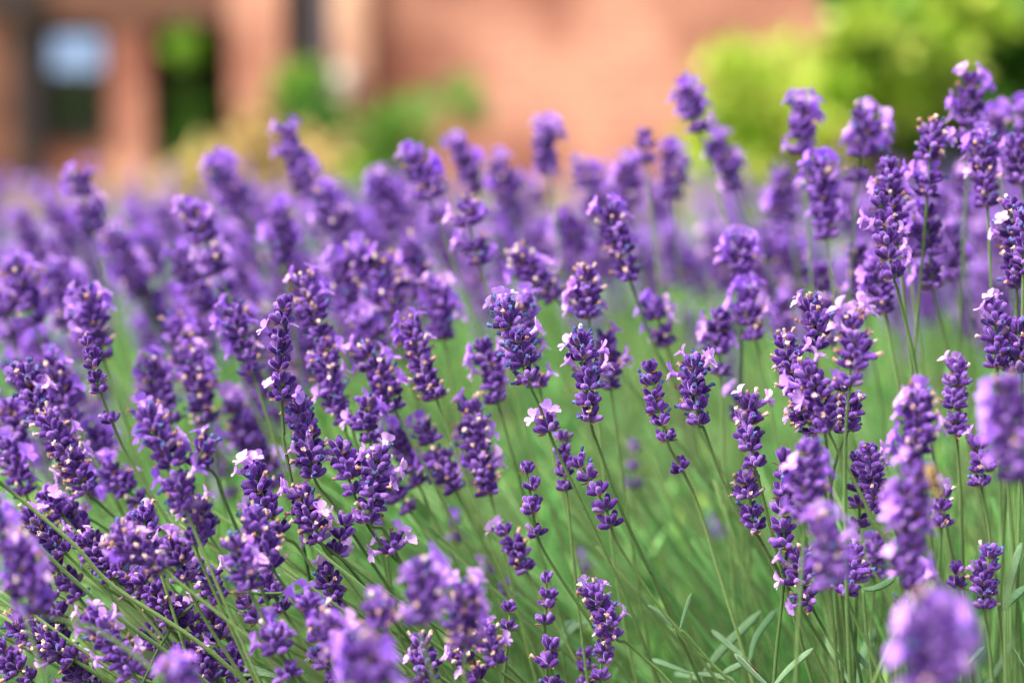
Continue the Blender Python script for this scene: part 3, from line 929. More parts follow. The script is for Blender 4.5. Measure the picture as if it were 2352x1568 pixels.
    ((262, 1222), (372, 1306), -6, 'v', 'hazy spike with tan and pale blue tips across the end of the twin stalks', dict(bl='80L', W=1.05, tan=.34, blue=.12)),
    ((392, 1236), (425, 1330), -3, 'd', 'short spike with a pair of pink blossoms facing the camera below a thick stalk', dict(st=[(470, 1420), (560, 1560)], bl='90L 80C 60L', W=1.08, tan=.1)),
    ((462, 1150), (448, 1246), -4, 'v', 'rounded violet spike with cream tips hanging before a diagonal green stalk', dict(st=[(480, 1330), (530, 1440), (600, 1590)], W=1.06, tan=.3)),
    ((572, 1172), (625, 1302), -4.2, 'v', 'plump spike of many rounded cream tips under the bunch of four pink blossoms', dict(bl='100C', W=1.12, tan=.36, st=[(690, 1400)])),
    ((530, 1236), (572, 1350), -7, 'v', 'hazy plump violet head overlapping the one with rounded cream tips', dict(W=1.1, tan=.22, bl='60C 30R', st=[(620, 1450)])),
    ((700, 1368), (738, 1462), -6, 'd', 'hazy bluish spike between the pale lilac heads and the dark diagonal stalk', dict(W=1.1, tan=.16, blue=.2)),
    ((622, 1438), (662, 1550), -7, 'v', 'pale hazy head covered in lilac blossoms near the lower edge', dict(bl='95C 80L 70R 60C 50L 30C 20R', W=1.1, tan=.14)),
    ((742, 1480), (775, 1560), -2, 'd', 'dark small spike with lilac blossom at the lower edge beside the pale head', dict(bl='70L 50C', W=1.05, tan=.2)),
    ((200, 1408), (305, 1545), -4.4, 'd', 'lilac blossoming spike below the long crossing stalks with bright petals at its foot', dict(bl='90L 70C 55C 40L 25R 10C 0R 0C', W=1.1, tan=.12)),
    ((1055, 1470), (1100, 1560), -3, 's', 'loose pale spike with cream florets in front of crossed stems at the lower edge', dict(bl='90C 50L 10L', W=1.1, tan=.4)),
    ((1115, 1440), (1140, 1520), -4, 'd', 'small hazy spike with pink blossom and cream tip beside the tiny bud spike', dict(bl='100C 60R', W=1.0, tan=.35)),
    ((960, 1462), (985, 1560), -3, 'd', 'dark shadowed spike under the large hazy lilac heads', dict(W=1.05, tan=.15)),
    ((2112, 900), (2092, 1060), -8, 'v', 'hazy spike with cream crown and pink blossoms at its waist', dict(bl='75L 70L 35R 10L', W=1.12, tan=.36, blue=.12, st=[(2085, 1150)])),
    ((1862, 1012), (1848, 1190), -10, 'd', 'hazy violet column with blossoms at its foot in front of the parted bud spike', dict(bl='70R 40R 20L 12C 5L 15R', W=1.1, tan=.05)),
    ((1888, 1196), (1900, 1345), -18, 'v', 'very soft pale head with a big lilac skirt at the crossing of the stalks', dict(bl='100C 100L 95R 80R 30L 20C 15R 0R 40C', W=1.05, tan=.2)),
    ((2104, 1070), (2086, 1285), -15, 'd', 'long soft lilac column beside the bee with blossoms from top to foot', dict(bl='92L 88C 78R 60L 45R 40L 22C 15L 18R 10C', W=1.12, tan=.08, wh=[(2082, 1318, 'LCR')], st=[(2070, 1330), (2058, 1440)])),
    ((2310, 866), (2328, 1100), -22, 'v', 'very soft lilac column at the picture edge below the tangle of buds', dict(bl='90L 85C 70L 62C 40R 35L 20C 15L', W=1.08, tan=.05, st=[(2318, 1300), (2315, 1560)])),
    ((2150, 1385), (2124, 1620), -36, 'v', 'most blurred lilac head, large and fuzzy, in the lower corner', dict(bl='85C 80L 75R 62C 55R 55L 40L 35C 25R 20R 10C 5L', W=1.36, tan=.2)),
    ((968, 1285), (962, 1428), -16, 'v', 'soft violet head with blossoms on both flanks, tallest of the hazy lower group', dict(bl='85R 80R 60C 45R 40L 20C 10L 15R 5R', W=1.12, tan=.06, st=[(1000, 1570)])),
    ((1076, 1345), (1068, 1478), -12, 'v', 'soft lilac head with pale round florets beside the tallest hazy lower head', dict(bl='90L 75R 60L 50R 20C 10R', W=1.12, tan=.34)),
    ((858, 1378), (872, 1475), -14, 'v', 'soft dark head with cream halo tips between paler hazy heads', dict(bl='', W=1.1, tan=.5)),
    ((828, 1478), (880, 1610), -24, 'v', 'broad very soft pink lilac head at the lower picture edge', dict(bl='95C 85L 80R 65C 50L 45R 20C', W=1.2, tan=.2)),
    ((745, 1420), (800, 1520), -11, 'v', 'soft lilac head squeezed between the pale blossoming head and the broad pink one', dict(bl='90L 60C 50R 30C', W=1.05, tan=.15)),
    ((36, 1246), (86, 1402), -14, 'v', 'soft lilac head with tan specks at the picture edge over the thick stalks', dict(bl='95C 85R 60L 55R 25R 15L 5C 0L', W=1.12, tan=.28, st=[(230, 1450), (430, 1600)])),
    ((405, 1535), (440, 1620), -18, 'v', 'very soft pale lilac tip rising from the lower picture edge', dict(bl='95L 90C 85R 60C', W=1.1)),
    ((-14, 1170), (10, 1260), -12, 'v', 'soft violet blossoms cut off by the picture edge above the tan specked head', dict(bl='90R 70R 40R', W=1.05)),
    # hazy, behind the sharp plane
    ((698, 636), (738, 768), 7, 'd', 'soft spike with pink blossoms and tan tips just behind the six whorled spike', dict(bl='95L 90R 80R 75C', W=1.16, tan=.3)),
    ((742, 780), (788, 966), 7, 'v', 'long soft spike dotted with orange tan florets behind the six whorled spike', dict(bl='96C 60R 35L', W=1.08, tan=.34)),
    ((832, 796), (905, 938), 7, 'v', 'broad soft spike with pink blossoms at either end left of the green gap', dict(bl='90L 70R 25C 20R 60C', W=1.16, tan=.26)),
    ((840, 912), (850, 1012), 5, 'd', 'small soft bud spike with pale axis showing under the broad soft spike', dict(W=1.1, tan=.05, blue=.1)),
    ((938, 738), (1000, 912), 6, 'd', 'soft leaning spike with white pink blossoms at its tip and bare foot whorl', dict(bl='100L 96R 88L', wh=[(1003, 930)], W=1.06, tan=.3)),
    ((1080, 922), (1125, 1130), 7, 'v', 'large soft spike with pink tip blossom and orange dots above the green gap', dict(bl='100L 60R 40C 30R 22L 8R', W=1.16, tan=.34)),
    ((970, 972), (1045, 1122), 8, 'v', 'soft dark leaning spike, lilac blossom low on its side, beside the orange dotted one', dict(bl='96L 35L 20R', W=1.12, tan=.16)),
    ((905, 990), (960, 1110), 9, 'd', 'soft dim spike whose head hides behind the leaning dark one', dict(bl='90L', W=1.1, tan=.15)),
    ((880, 1080), (940, 1170), 9, 'd', 'soft dim spike low in the green behind the fat tan shouldered spike', dict(W=1.0, tan=.2)),
    ((1106, 782), (1142, 920), 8, 'd', 'soft spike with lilac blossoms on its outer side behind the pink tipped leaning spike', dict(bl='85L 50L 20C', W=1.15, tan=.3)),
    ((1200, 682), (1238, 885), 7, 'd', 'soft tall spike whose edge shows along the pink tipped leaning spike', dict(bl='50R 30R 10C', W=1.1, tan=.3)),
    ((1345, 618), (1352, 725), 7, 'd', 'soft spike with pale blue crown directly above the spike with four pink blossoms', dict(wh=[(1345, 742, 'L')], bl='30L', W=1.18, tan=.28, blue=.2)),
    ((1388, 768), (1402, 890), 8, 'd', 'soft spike with one pale blossom peeping out beside the spike with four pink blossoms', dict(bl='40R 20L', W=1.05, tan=.24)),
    ((1392, 482), (1436, 610), 9, 'd', 'soft spike with starry cream crown alone above the middle, one loose whorl below', dict(wh=[(1450, 642)], bl='15R', st=[(1455, 665), (1500, 790), (1560, 900)], W=1.12, tan=.24, blue=.1)),
    ((1185, 582), (1275, 682), 12, 'd', 'soft spike leaning far over with a lilac blossom on its upper flank', dict(bl='45R 40R 10L', W=1.15, tan=.3)),
    ((1500, 690), (1530, 790), 12, 'v', 'soft rounded spike with broad lilac face above the ear blossomed spike', dict(bl='95C 80C 60R', W=1.05, tan=.12)),
    ((1706, 548), (1704, 642), 11, 'd', 'soft spike with long lilac petals hanging down both its sides', dict(bl='80L 75R 55L 55R 30L 35R', W=1.1, tan=.14)),
    ((1714, 664), (1736, 775), 10, 'd', 'soft spike directly beneath the one with lilac petals on both sides', dict(bl='98R 95L', wh=[(1735, 795)], W=1.1, tan=.2)),
    ((1650, 712), (1654, 858), 10, 'd', 'soft slim spike with lilac blossoms at its waist and foot', dict(bl='40R 38C 35L 12C', W=1.0, tan=.06)),
    ((1700, 905), (1702, 960), 12, 's', 'soft pale blossoms half hidden behind the straight spike with paired blossoms', dict(bl='100L 60L', W=1.1)),
    ((880, 590), (906, 712), 14, 'd', 'soft dark upright spike with tan centre and pale tip in the hazy purple', dict(bl='98L 90L', W=1.15, tan=.28)),
    ((1000, 652), (1018, 775), 14, 'v', 'soft broad spike with a lit lilac top and a loose whorl at its foot', dict(bl='95C 92L 90R 80C', wh=[(1032, 798)], W=1.15, tan=.08)),
    ((836, 730), (872, 800), 13, 'v', 'soft low spike showing two round bright blossoms side by side', dict(bl='90L 85C 80R', W=1.1, tan=.1)),
    ((405, 735), (425, 860), 13, 'v', 'soft rounded spike with tan dots in the middle of the purple haze', dict(bl='60L 30R', W=1.1, tan=.24)),
    ((348, 826), (392, 968), 11, 'v', 'soft spike with white lilac tip blossoms beside the slender unopened spike', dict(bl='100L 98C 90R 50L', W=1.05, tan=.26)),
    ((442, 806), (472, 968), 11, 'v', 'soft wide spike with lilac blossoms down its far side', dict(bl='85R 60R 40R 70C', W=1.12, tan=.24)),
    ((536, 702), (580, 852), 8, 'd', 'soft spike with cream crown and one band of lilac blossoms across it', dict(bl='68L 66C 64R 20L', W=1.12, tan=.3)),
    ((190, 668), (236, 822), 9, 'd', 'soft spike with a cream tip and two lilac blossoms behind the slender unopened spike', dict(bl='82R 76C 70R', W=1.15, tan=.28)),
    ((104, 822), (172, 965), 9, 'd', 'soft spike with a round pale blossom on top behind the frayed blue tip', dict(bl='100C 85R 78R', W=1.12, tan=.24)),
    ((12, 1012), (58, 1132), 7, 'd', 'soft lilac spike at the picture edge over the start of the thick stalks', dict(bl='95L 90C 60L 40R', W=1.1, tan=.2)),
    ((20, 920), (52, 1020), 9, 'd', 'soft dark spike at the picture edge below the frayed blue tip', dict(W=1.1, tan=.2)),
    ((244, 1072), (318, 1150), 8, 'd', 'soft dark spike behind the thin diagonal stalk with one blossom at its start', dict(bl='98L', W=1.12, tan=.12)),
    ((215, 985), (245, 1060), 10, 'd', 'soft lilac blossoms behind the stalk of the slender unopened spike', dict(bl='90L 60C 40R', W=1.05, tan=.1)),
    ((440, 478), (500, 622), 14, 'd', 'soft leaning spike with dark gaps and tan dots high in the purple haze', dict(bl='98L 90C 20R 10L', W=1.16, tan=.28)),
    ((28, 602), (78, 742), 14, 'd', 'soft leaning spike of the purple haze nearest the picture edge', dict(bl='98C 60L 50R', W=1.15, tan=.15)),
    ((2, 668), (26, 772), 15, 'd', 'soft violet spike cut by the picture edge under the leaning hazy one', dict(bl='90C 50R', W=1.1)),
    ((2040, 366), (2062, 560), 6, 'd', 'spike with cream crown and two lilac blossoms behind the tall open spike', dict(bl='55R 50R', W=1.12, tan=.34)),
    ((2146, 286), (2130, 446), 7, 'v', 'dark stout spike with blue and cream crown and two blossoms at its side', dict(bl='38C 34R 10C 40L', W=1.14, tan=.24, blue=.15)),
    ((2232, 172), (2226, 316), 12, 'd', 'soft tall spike standing highest against the dark shrub with one blossom ear', dict(bl='100R 98L', W=1.1, tan=.14, st=[(2222, 420), (2212, 600)])),
    ((2260, 312), (2268, 470), 7, 'd', 'spike with two lilac blossoms on its upper flank beneath the highest spike', dict(bl='88L 70L 68C 30R', W=1.12, tan=.3)),
    ((1985, 252), (1970, 412), 14, 'v', 'soft stout spike with two ear blossoms against the yellow green shrub', dict(bl='100R 100C 70R 50L', W=1.2, tan=.2)),
    ((1840, 238), (1846, 350), 14, 'd', 'soft lone spike with bright top standing clear against the yellow shrub', dict(bl='95L 92R 80R 55R', W=1.16, tan=.1)),
    ((1880, 378), (1900, 545), 12, 'd', 'soft spike with a cap of pale blossoms beneath the lone clear spike', dict(bl='98L 96C 92R 88L 98R', W=1.16, tan=.2)),
    ((2332, 312), (2346, 420), 9, 'd', 'soft dark spike with tan dot at the upper picture edge', dict(bl='80L 40L', W=1.15, tan=.2)),
    ((2352, 240), (2356, 300), 14, 'd', 'soft small spike cut by the upper picture edge', dict(W=1.1)),
    ((2282, 262), (2290, 330), 17, 'v', 'soft pale blossom head between the highest spike and the picture edge', dict(bl='95L 92C 90R 60C', W=1.1)),
    ((2130, 474), (2138, 622), 8, 'd', 'soft spike with pink blossoms over its upper half and a blossoming whorl below', dict(bl='88L 84C 70L 66L 90R', wh=[(2146, 660, 'RL')], st=[(2150, 690), (2175, 800)], W=1.15, tan=.12)),
    ((2070, 470), (2086, 590), 11, 'd', 'soft dark spike filling the gap beside the tall open spike', dict(W=1.1, tan=.2)),
    ((2010, 600), (2032, 716), 8, 'd', 'soft spike with lilac blossoms under the foot of the tall open spike', dict(bl='60C 55L 50R 15L', W=1.05, tan=.14)),
    ((1968, 560), (1990, 700), 15, 'v', 'soft dull spike with tan dots beside the blossoms under the tall open spike', dict(bl='70R', W=1.1, tan=.26)),
    ((2180, 520), (2195, 640), 16, 'd', 'soft dark spike behind the one with a blossoming loose whorl', dict(bl='50R', W=1.1, tan=.14)),
    ((2205, 395), (2212, 490), 18, 's', 'soft pale single blossom hanging behind the highest stalk', dict(bl='90C 60C', W=1.1)),
    ((1890, 690), (1912, 790), 13, 'd', 'soft dim spike peeping past the horned spike of the crowded cluster', dict(W=1.0, tan=.14)),
    ((1795, 690), (1806, 780), 18, 'd', 'soft faint spike before the crowded cluster against the green', dict(bl='80C', W=1.0)),
    ((500, 376), (562, 482), 24, 'v', 'very soft bright topped spike rising below the green doorway plant', dict(bl='95L 92C 90R 80R 60L', W=1.16, tan=.05)),
    ((185, 402), (212, 528), 21, 'v', 'very soft spike with two bright dots at its tip below the dark window', dict(bl='100L 98R 60R 30R 20C', W=1.14, tan=.08)),
    ((656, 292), (716, 450), 22, 'd', 'very soft slanting spike with forked bright tip, highest before the vivid green shrub', dict(bl='100L 100R', W=1.06, tan=.04)),
    ((738, 440), (800, 585), 20, 'v', 'very soft stout spike continuing below the forked tip one', dict(bl='90R 85C 60R 50C', W=1.12, tan=.06)),
    ((640, 478), (652, 600), 19, 'v', 'very soft spike with a dark heart below the straw coloured grass', dict(bl='98C 95R 40L 30R', W=1.15, tan=.06)),
    ((950, 356), (1004, 502), 16, 'd', 'soft spike with one dazzling curved blossom pair below its round tip', dict(bl='100L 70R 66C 62R 68C', W=1.1, tan=.22)),
    ((1068, 466), (1102, 604), 12, 'd', 'soft leaning spike with dark whorls and lilac petals on either side of its foot', dict(bl='20L 15R 25L', W=1.15, tan=.28)),
    ((1046, 328), (1096, 440), 24, 'd', 'very soft slanting spike with a pale round tip beside the small brick wall shrub', dict(bl='100L 100C', W=1.08)),
    ((1252, 288), (1262, 396), 22, 'v', 'very soft spike with flat bright double tip standing clear before the brick wall', dict(bl='100L 98R 96C 98R', W=1.14, tan=.0)),
    ((1572, 200), (1604, 300), 18, 'd', 'soft spike set highest against the brick wall near the yellow shrub', dict(bl='50L 45C 30R', W=1.1, tan=.0)),
    ((1476, 298), (1482, 370), 20, 's', 'very soft thin spike with a round top before the brick wall', dict(bl='', W=1.1)),
    ((1645, 322), (1690, 432), 22, 'v', 'very soft broad spike in front of the yellow shrub below the highest wall spike', dict(bl='90C 60R 40C 20R', W=1.12)),
    ((1140, 372), (1172, 470), 27, 'v', 'very soft wide pale spike between the dazzling and the flat topped spikes', dict(bl='60L 50C 40R 30C', W=1.15)),
    ((1332, 382), (1386, 478), 25, 'v', 'very soft slanting spike with a lit upper side beside the flat topped one', dict(bl='80R 70R 60C', W=1.1)),
    ((1540, 346), (1546, 452), 24, 'v', 'very soft upright spike with bright cap below the highest wall spike', dict(bl='98L 95R 90C', W=1.1)),
    ((872, 402), (902, 520), 25, 'v', 'very soft spike with pale petals spread wide beside the dazzling blossom', dict(bl='95L 88C 70L 60R 50C', W=1.15)),
    ((1795, 396), (1812, 505), 22, 'd', 'very soft spike low before the yellow shrub, left of the pale capped one', dict(bl='80C 40L 20R', W=1.15)),
    ((1440, 372), (1452, 470), 26, 'd', 'very soft dim spike under the thin round topped one', dict(bl='90C', W=1.1)),
    ((1296, 500), (1330, 580), 23, 'v', 'very soft dark violet patch of a head below the flat topped spike', dict(bl='90L', W=1.15)),
    ((1450, 1060), (1452, 1118), 22, 's', 'very soft small violet spike floating deep in the green gap', dict(W=1.0)),
    ((1446, 1014), (1462, 1034), 22, 's', 'very soft faint bud whorl deep in the green gap above the floating spike', dict(W=.9)),
    ((1330, 1285), (1345, 1310), 24, 's', 'very soft lone lilac whorl deep in the lower green', dict(bl='90C', W=1.0)),
    ((1640, 1205), (1652, 1232), 24, 's', 'very soft lone lilac whorl deep in the green near the slim stalks', dict(bl='90C', W=1.0)),
    ((1040, 1190), (1048, 1240), 16, 's', 'very soft small spike in the dark green below the orange dotted spike', dict(bl='90C', W=1.0)),
    ((1152, 1208), (1208, 1308), 5, 'd', 'soft leaning spike with a lilac blossom on its tip over the lower green', dict(bl='100L 98C', wh=[(1222, 1328)], W=1.02, tan=.14)),
    ((1105, 1300), (1122, 1320), 15, 's', 'very soft lone violet whorl beside the soft leaning lower spike', dict(bl='80C', W=1.0)),
    ((1160, 1330), (1170, 1375), 12, 's', 'soft little spike between the leaning lower spike and the tiny bud spike', dict(W=1.0)),
    ((2015, 1232), (2008, 1322), 8, 'd', 'soft tan violet spike behind the crossing stalks in the lower green', dict(W=1.0, tan=.3)),
    ((2105, 1330), (2095, 1352), -9, 's', 'hazy pair of lilac blossoms over the curved narrow leaf', dict(bl='90C 60R 40L', W=1.1)),
    ((2074, 1372), (2078, 1425), 3, 's', 'small violet bud spike half hidden by the most blurred head', dict(W=1.0)),
]
for top, bot, b, kind, label, kw in FL:
    flower(top, bot, b, kind, label, **kw)


# ------------------------------------------------------------------ lavender: the hazy mass behind, flower by flower
def sil(x):
    return float(np.interp(x, [-100, 200, 450, 620, 800, 1000, 1200, 1450, 1650, 1800, 2000, 2200, 2352, 2450],
                           [455, 455, 440, 420, 430, 410, 400, 400, 410, 430, 440, 400, 400, 400]))


def low(x):
    return float(np.interp(x, [-100, 450, 650, 850, 1000, 1400, 1700, 2000, 2352], [1010, 1010, 920, 760, 620, 560, 600, 640, 700]))


MASS = []
tries = 0
while len(MASS) < 112 and tries < 60000:
    tries += 1
    left = len(MASS) < 70
    x = rng.uniform(-40, 960) if left else rng.uniform(900, 2380)
    y0, y1 = sil(x), low(x)
    y = y0 + (y1 - y0) * rng.random() ** (1.1 if left else 1.3)
    D = rng.uniform(1.14, 1.95)
    z = at(x, y, D).z
    if not .40 < z < .61:
        continue
    if any(abs(x - a) < 32 and abs(y - c) < 46 for a, c, _ in MASS):
        continue
    if any(abs(x - (e[0][0] + e[1][0]) / 2) < 34 and e[0][1] - 30 < y < e[1][1] - 20 and e[2] < 17 for e in FL if e[2] > 4):
        continue
    MASS.append((x, y, D))
COLS = [(5, 'brown wall edge'), (75, 'dark timber post'), (170, 'tall window'), (300, 'narrow brick pier'), (440, 'plant filled doorway'), (590, 'widest brick pier'), (700, 'grey shutter'),
        (860, 'light pilaster'), (1000, 'small wall shrub'), (1220, 'bare brick wall'), (1480, 'plain wall by shrubs'), (1760, 'yellow shrub'), (1960, 'mid green shrub'), (2250, 'tall dark shrub')]
LOOKS = [('with a pale lilac cap', ('100', '95', '92'), 'LCR'), ('with lilac petals at its foot', ('15', '5', '20'), 'CLR'), ('with a lilac band at its waist', ('50', '55', '45'), 'CLR'),
         ('wholly dark', (), ''), ('petal speckled all over', ('95', '70', '50', '30', '10'), 'CLCRC'), ('pale at tip and foot', ('100', '8', '12'), 'CLR')]
seen = {}
for x, y, D in sorted(MASS):
    L = rng.uniform(.030, .050) / D * FPX
    ln = lean(x) * .55 + rng.uniform(-.15, .2)
    where = min(COLS, key=lambda q: abs(q[0] - x))[1]
    u = (y - sil(x)) / (low(x) - sil(x))
    row = 'highest' if u < .25 else 'upper middle' if u < .5 else 'lower middle' if u < .75 else 'lowest'
    k = seen[(where, row)] = seen.get((where, row), rng.randrange(6)) + 1
    look, ts_, sd_ = LOOKS[k % 6]
    bl = ' '.join(a + b for a, b in zip(ts_, sd_)) + (' ' + ' '.join(f'{a}{rng.choice("LRC")}' for a in ts_) if ts_ else '')
    b = BLURK * (1 - DFOC / D)
    flower((x, y), (x + L * ln, y + L), b, rng.choice('ddv'), f'hazy spike {row} below {where}, {look}', bl=bl, W=rng.uniform(1.1, 1.3), tan=.14, group='hazy lavender flowers massed behind', hero=False)

# the rest of the mass, further back than single flowers can be told apart: one object
mb = MB()
cnt = 0
while cnt < 620:
    D = rng.uniform(1.7, 3.7)
    x = rng.uniform(-300, 2650)
    z = rng.uniform(.42, .535) - .02 * (D - 1.9)
    p = at(x, 600, D); p.z = z
    cnt += 1
    pp_ = rng.choice((.1, .3, .6, .9))
    hs_ = rng.uniform(.9, 1.35)
    ax = Vector((-rng.uniform(0, .5), rng.uniform(-.2, .2), 1)).normalized()
    tz = Matrix.Translation(p) @ frame(ax, Vector((1, 0, 0)))
    for i in range(5):
        Mw = tz @ Matrix.Translation((0, 0, i * .0075)) @ Matrix.Rotation(rng.uniform(0, 6), 4, 'Z')
        for k in range(7):
            a = k / 7 * 6.28
            Mx = Mw @ Matrix.Rotation(a, 4, 'Z') @ Matrix.Rotation(R(rng.uniform(35, 75)), 4, 'Y')
            pet = rng.random() < pp_ * (1.5 if i > 2 else .7)
            v, f = lathe([(.0006, 0), (.0017, .0025), (.0014, .0055), (.0003, .0066)], 5)
            b_ = hs_ * (1.25 if pet else 1.1)
            mb.add([Vector(q) * b_ for q in v], f, 1 if pet else 0, rng.random(), Mx)
    v, f = tube([p + ax * .03, p - ax * .1, Vector((p.x + .06, p.y, .02))], [.0008, .0009, .001], 4)
    mb.add(v, f, 2, rng.random())
tag(link('lavender_blooms', mb.mesh('lavender_blooms', [M_BUD, M_PETAL_DEEP, M_STEM])), 'far lavender blooms melting into one purple mass at the back of the bed', 'lavender', None, 'stuff')


# ------------------------------------------------------------------ foliage of the bed
def leaf_strip(n_st=4):
    return np.linspace(0, 1, n_st)


def foliage(name, n_shoot, region, zr, leaves, llen, lw, mat_, label, leanx=.35):
    """Leafy shoots: each an upright axis with opposite narrow leaves; all in one mesh."""
    vs_, fs, ts = [], [], []
    cl = [(*region(), rng.gauss(0, .045), rng.random()) for _ in range(n_shoot // 16)]
    for _ in range(n_shoot):
        cx, cy, cz, ctn = rng.choice(cl)
        x, y = cx + rng.gauss(0, .035), cy + rng.gauss(0, .035)
        z0 = max(.03, zr(x, y) + cz)
        tilt = np.array([-leanx * rng.uniform(0, 1) + rng.gauss(0, .15), rng.gauss(0, .2), 1.0]); tilt /= np.linalg.norm(tilt)
        H = rng.uniform(.06, .13)
        ph = rng.uniform(0, 6.28)
        tn = (ctn + rng.gauss(0, .15)) % 1.0
        for k in range(leaves):
            s = (k // 2 + .3) / (leaves / 2)
            a = ph + (k % 2) * math.pi + (k // 2) * 1.57 + rng.uniform(-.4, .4)
            o = np.array([x, y, z0]) + tilt * H * s
            out = np.array([math.cos(a), math.sin(a), 0])
            L = llen * rng.uniform(.6, 1.25) * (1 - .3 * s)
            w = lw * rng.uniform(.8, 1.2)
            el = rng.uniform(.55, 1.15) + .35 * s
            side = np.array([-math.sin(a), math.cos(a), 0])
            st = []
            for t, pw in ((0, .45), (.35, 1.0), (.75, .85), (1.0, .12)):
                c = o + out * L * t * math.cos(el) * (1 + .25 * t) + tilt * L * t * math.sin(el) * (1 - .18 * t)
                st.append((c - side * w * pw * .5, c + side * w * pw * .5))
            i0 = len(vs_)
            for a_, b_ in st:
                vs_.append(a_); vs_.append(b_)
            ts += [(tn + rng.uniform(-.25, .25)) % 1.0] * 8
            for q in range(3):
                fs.append((i0 + q * 2, i0 + q * 2 + 1, i0 + q * 2 + 3, i0 + q * 2 + 2))
    me = new_mesh(name, vs_, fs, [mat_], None, ts)
    o = link(name, me)
    return tag(o, label, 'foliage', None, 'stuff')


def reg(x0, x1, y0, y1):
    def f():
        return rng.uniform(x0, x1), y0 + (y1 - y0) * rng.random() ** 1.0
    return f


def ztop(x, y):
    # the leafy layer: highest about the middle of the bed
    z = rng.uniform(.20, .35) - .02 * max(0, y - 1.6)
    return z - (.13 if x < .02 and y < 1.2 else 0)


foliage('lavender_foliage', 5600, reg(-1.15, 1.15, .92, 3.9), ztop, 12, .034, .0036, M_LEAF, 'narrow grey green lavender leaves filling the bed beneath the flowers')

foliage('lavender_foliage', 620, reg(-.5, -.07, .9, 1.35), lambda x, y: rng.uniform(.10, .24), 12, .034, .0034, M_LEAF, 'shaded narrow lavender leaves under the crossing stalks in the lower corner')

# plain green stalks of the bed without a head in view
sb = MB()
for i_ in range(1045):
    D = rng.uniform(1.05, 2.2) if i_ < 1000 else rng.uniform(.96, 1.15)
    x = rng.uniform(500, 2500) if i_ < 1000 else rng.uniform(-350, 800)
    y = rng.uniform(950, 1350) if i_ < 1000 else rng.uniform(1150, 1420)
    p = at(x, y, D)
    if not .2 < p.z < .5:
        continue
    ln = lean(x) + rng.uniform(-.15, .15)
    base = Vector((p.x + ln * p.z, p.y + rng.uniform(-.1, .1), .02))
    mid = (p + base) * .5 + Vector((ln * .05, 0, .04))
    pts = spline([p, mid, base], 5)
    v, f = tube(pts, [.0008 + .0004 * i / len(pts) for i in range(len(pts))], 5)
    sb.add(v, f, 0 if i_ < 1000 and rng.random() < .55 else 1, rng.random())
tag(link('lavender_stalks', sb.mesh('lavender_stalks', [M_STALK, M_STEM])), 'thin green lavender stalks crossing in the bed', 'foliage', None, 'stuff')


# ------------------------------------------------------------------ leaves near enough to be told apart
def leaf_mesh(pts, w, base, tipcol=True):
    """A narrow leaf with a channelled midrib and rolled edges, along world points."""
    p = spline(pts, 5)
    n = len(p)
    vs_, fs, fm = [], [], []
    view = (Vector((0, 0, CAM_H)) - p[0]).normalized()
    for i, q in enumerate(p):
        t = (p[min(i + 1, n - 1)] - p[max(i - 1, 0)]).normalized()
        s = t.cross((view + Vector((.2, 0, .5))).normalized()).normalized()
        up = s.cross(t)
        u = i / (n - 1)
        ww = w * .5 * (0.42 + 0.58 * math.sin(min(1, u * 1.5) * math.pi / 2)) * (1 if u < .8 else math.sqrt(max(0.04, 1 - ((u - .8) / .2) ** 2)))
        for k, (a, h) in enumerate(((-1, -.22), (-.55, .12), (0, -.06), (.55, .12), (1, -.22))):
            vs_.append(q + s * ww * a + up * ww * h - base)
        for k, a in enumerate((.5, -.5)):
            vs_.append(q + s * ww * a - up * ww * .38 - base)
    for i in range(n - 1):
        a, b = i * 7, (i + 1) * 7
        for k in range(6):
            fs.append((a + k, a + k + 1, b + k + 1, b + k))
        fs.append((a + 6, a, b, b + 6))
        fm += [1 if tipcol and i > n * .9 else 0] * 7
    fs += [tuple(range(6, -1, -1)), tuple((n - 1) * 7 + k for k in range(7))]
    fm += [0, 0]
    return new_mesh('leaf', vs_, fs, [M_LEAF_NEAR, M_TIP], fm)


def shoot(label, node, leaves, b, stalk=None, w=.0042):
    """node: pixel where the leaves meet; leaves: lists of pixels from node to tip with an optional depth change."""
    D = depth(b)
    base = at(*node, D)
    w *= .66
    root = link('lavender_shoot', None, None, Matrix.Translation(base))
    tag(root, label, 'leaf shoot', 'leafy lavender shoots')
    sp_ = [base] + [at(x, y, D) for x, y in (stalk or [(node[0] + 14, node[1] + 90)])]
    d_ = (sp_[-1] - sp_[-2]).normalized()
    d_.z = min(d_.z, -.25)
    sp_ = spline(sp_ + [sp_[-1] + d_ * .05, sp_[-1] + d_ * .10 + Vector((0, 0, -.10))], 5)
    v, f = tube([p - base for p in sp_], [.0008] * len(sp_), 6)
    link('stem', new_mesh('stem', v, f, [M_STEM]), root)
    for lf in leaves:
        dz = lf[0]
        pp = [base] + [at(x, y, D + dz * (i + 1) / (len(lf) - 1)) for i, (x, y) in enumerate(lf[1:])]
        link('leaf', leaf_mesh(pp, w, base), root)
    return root


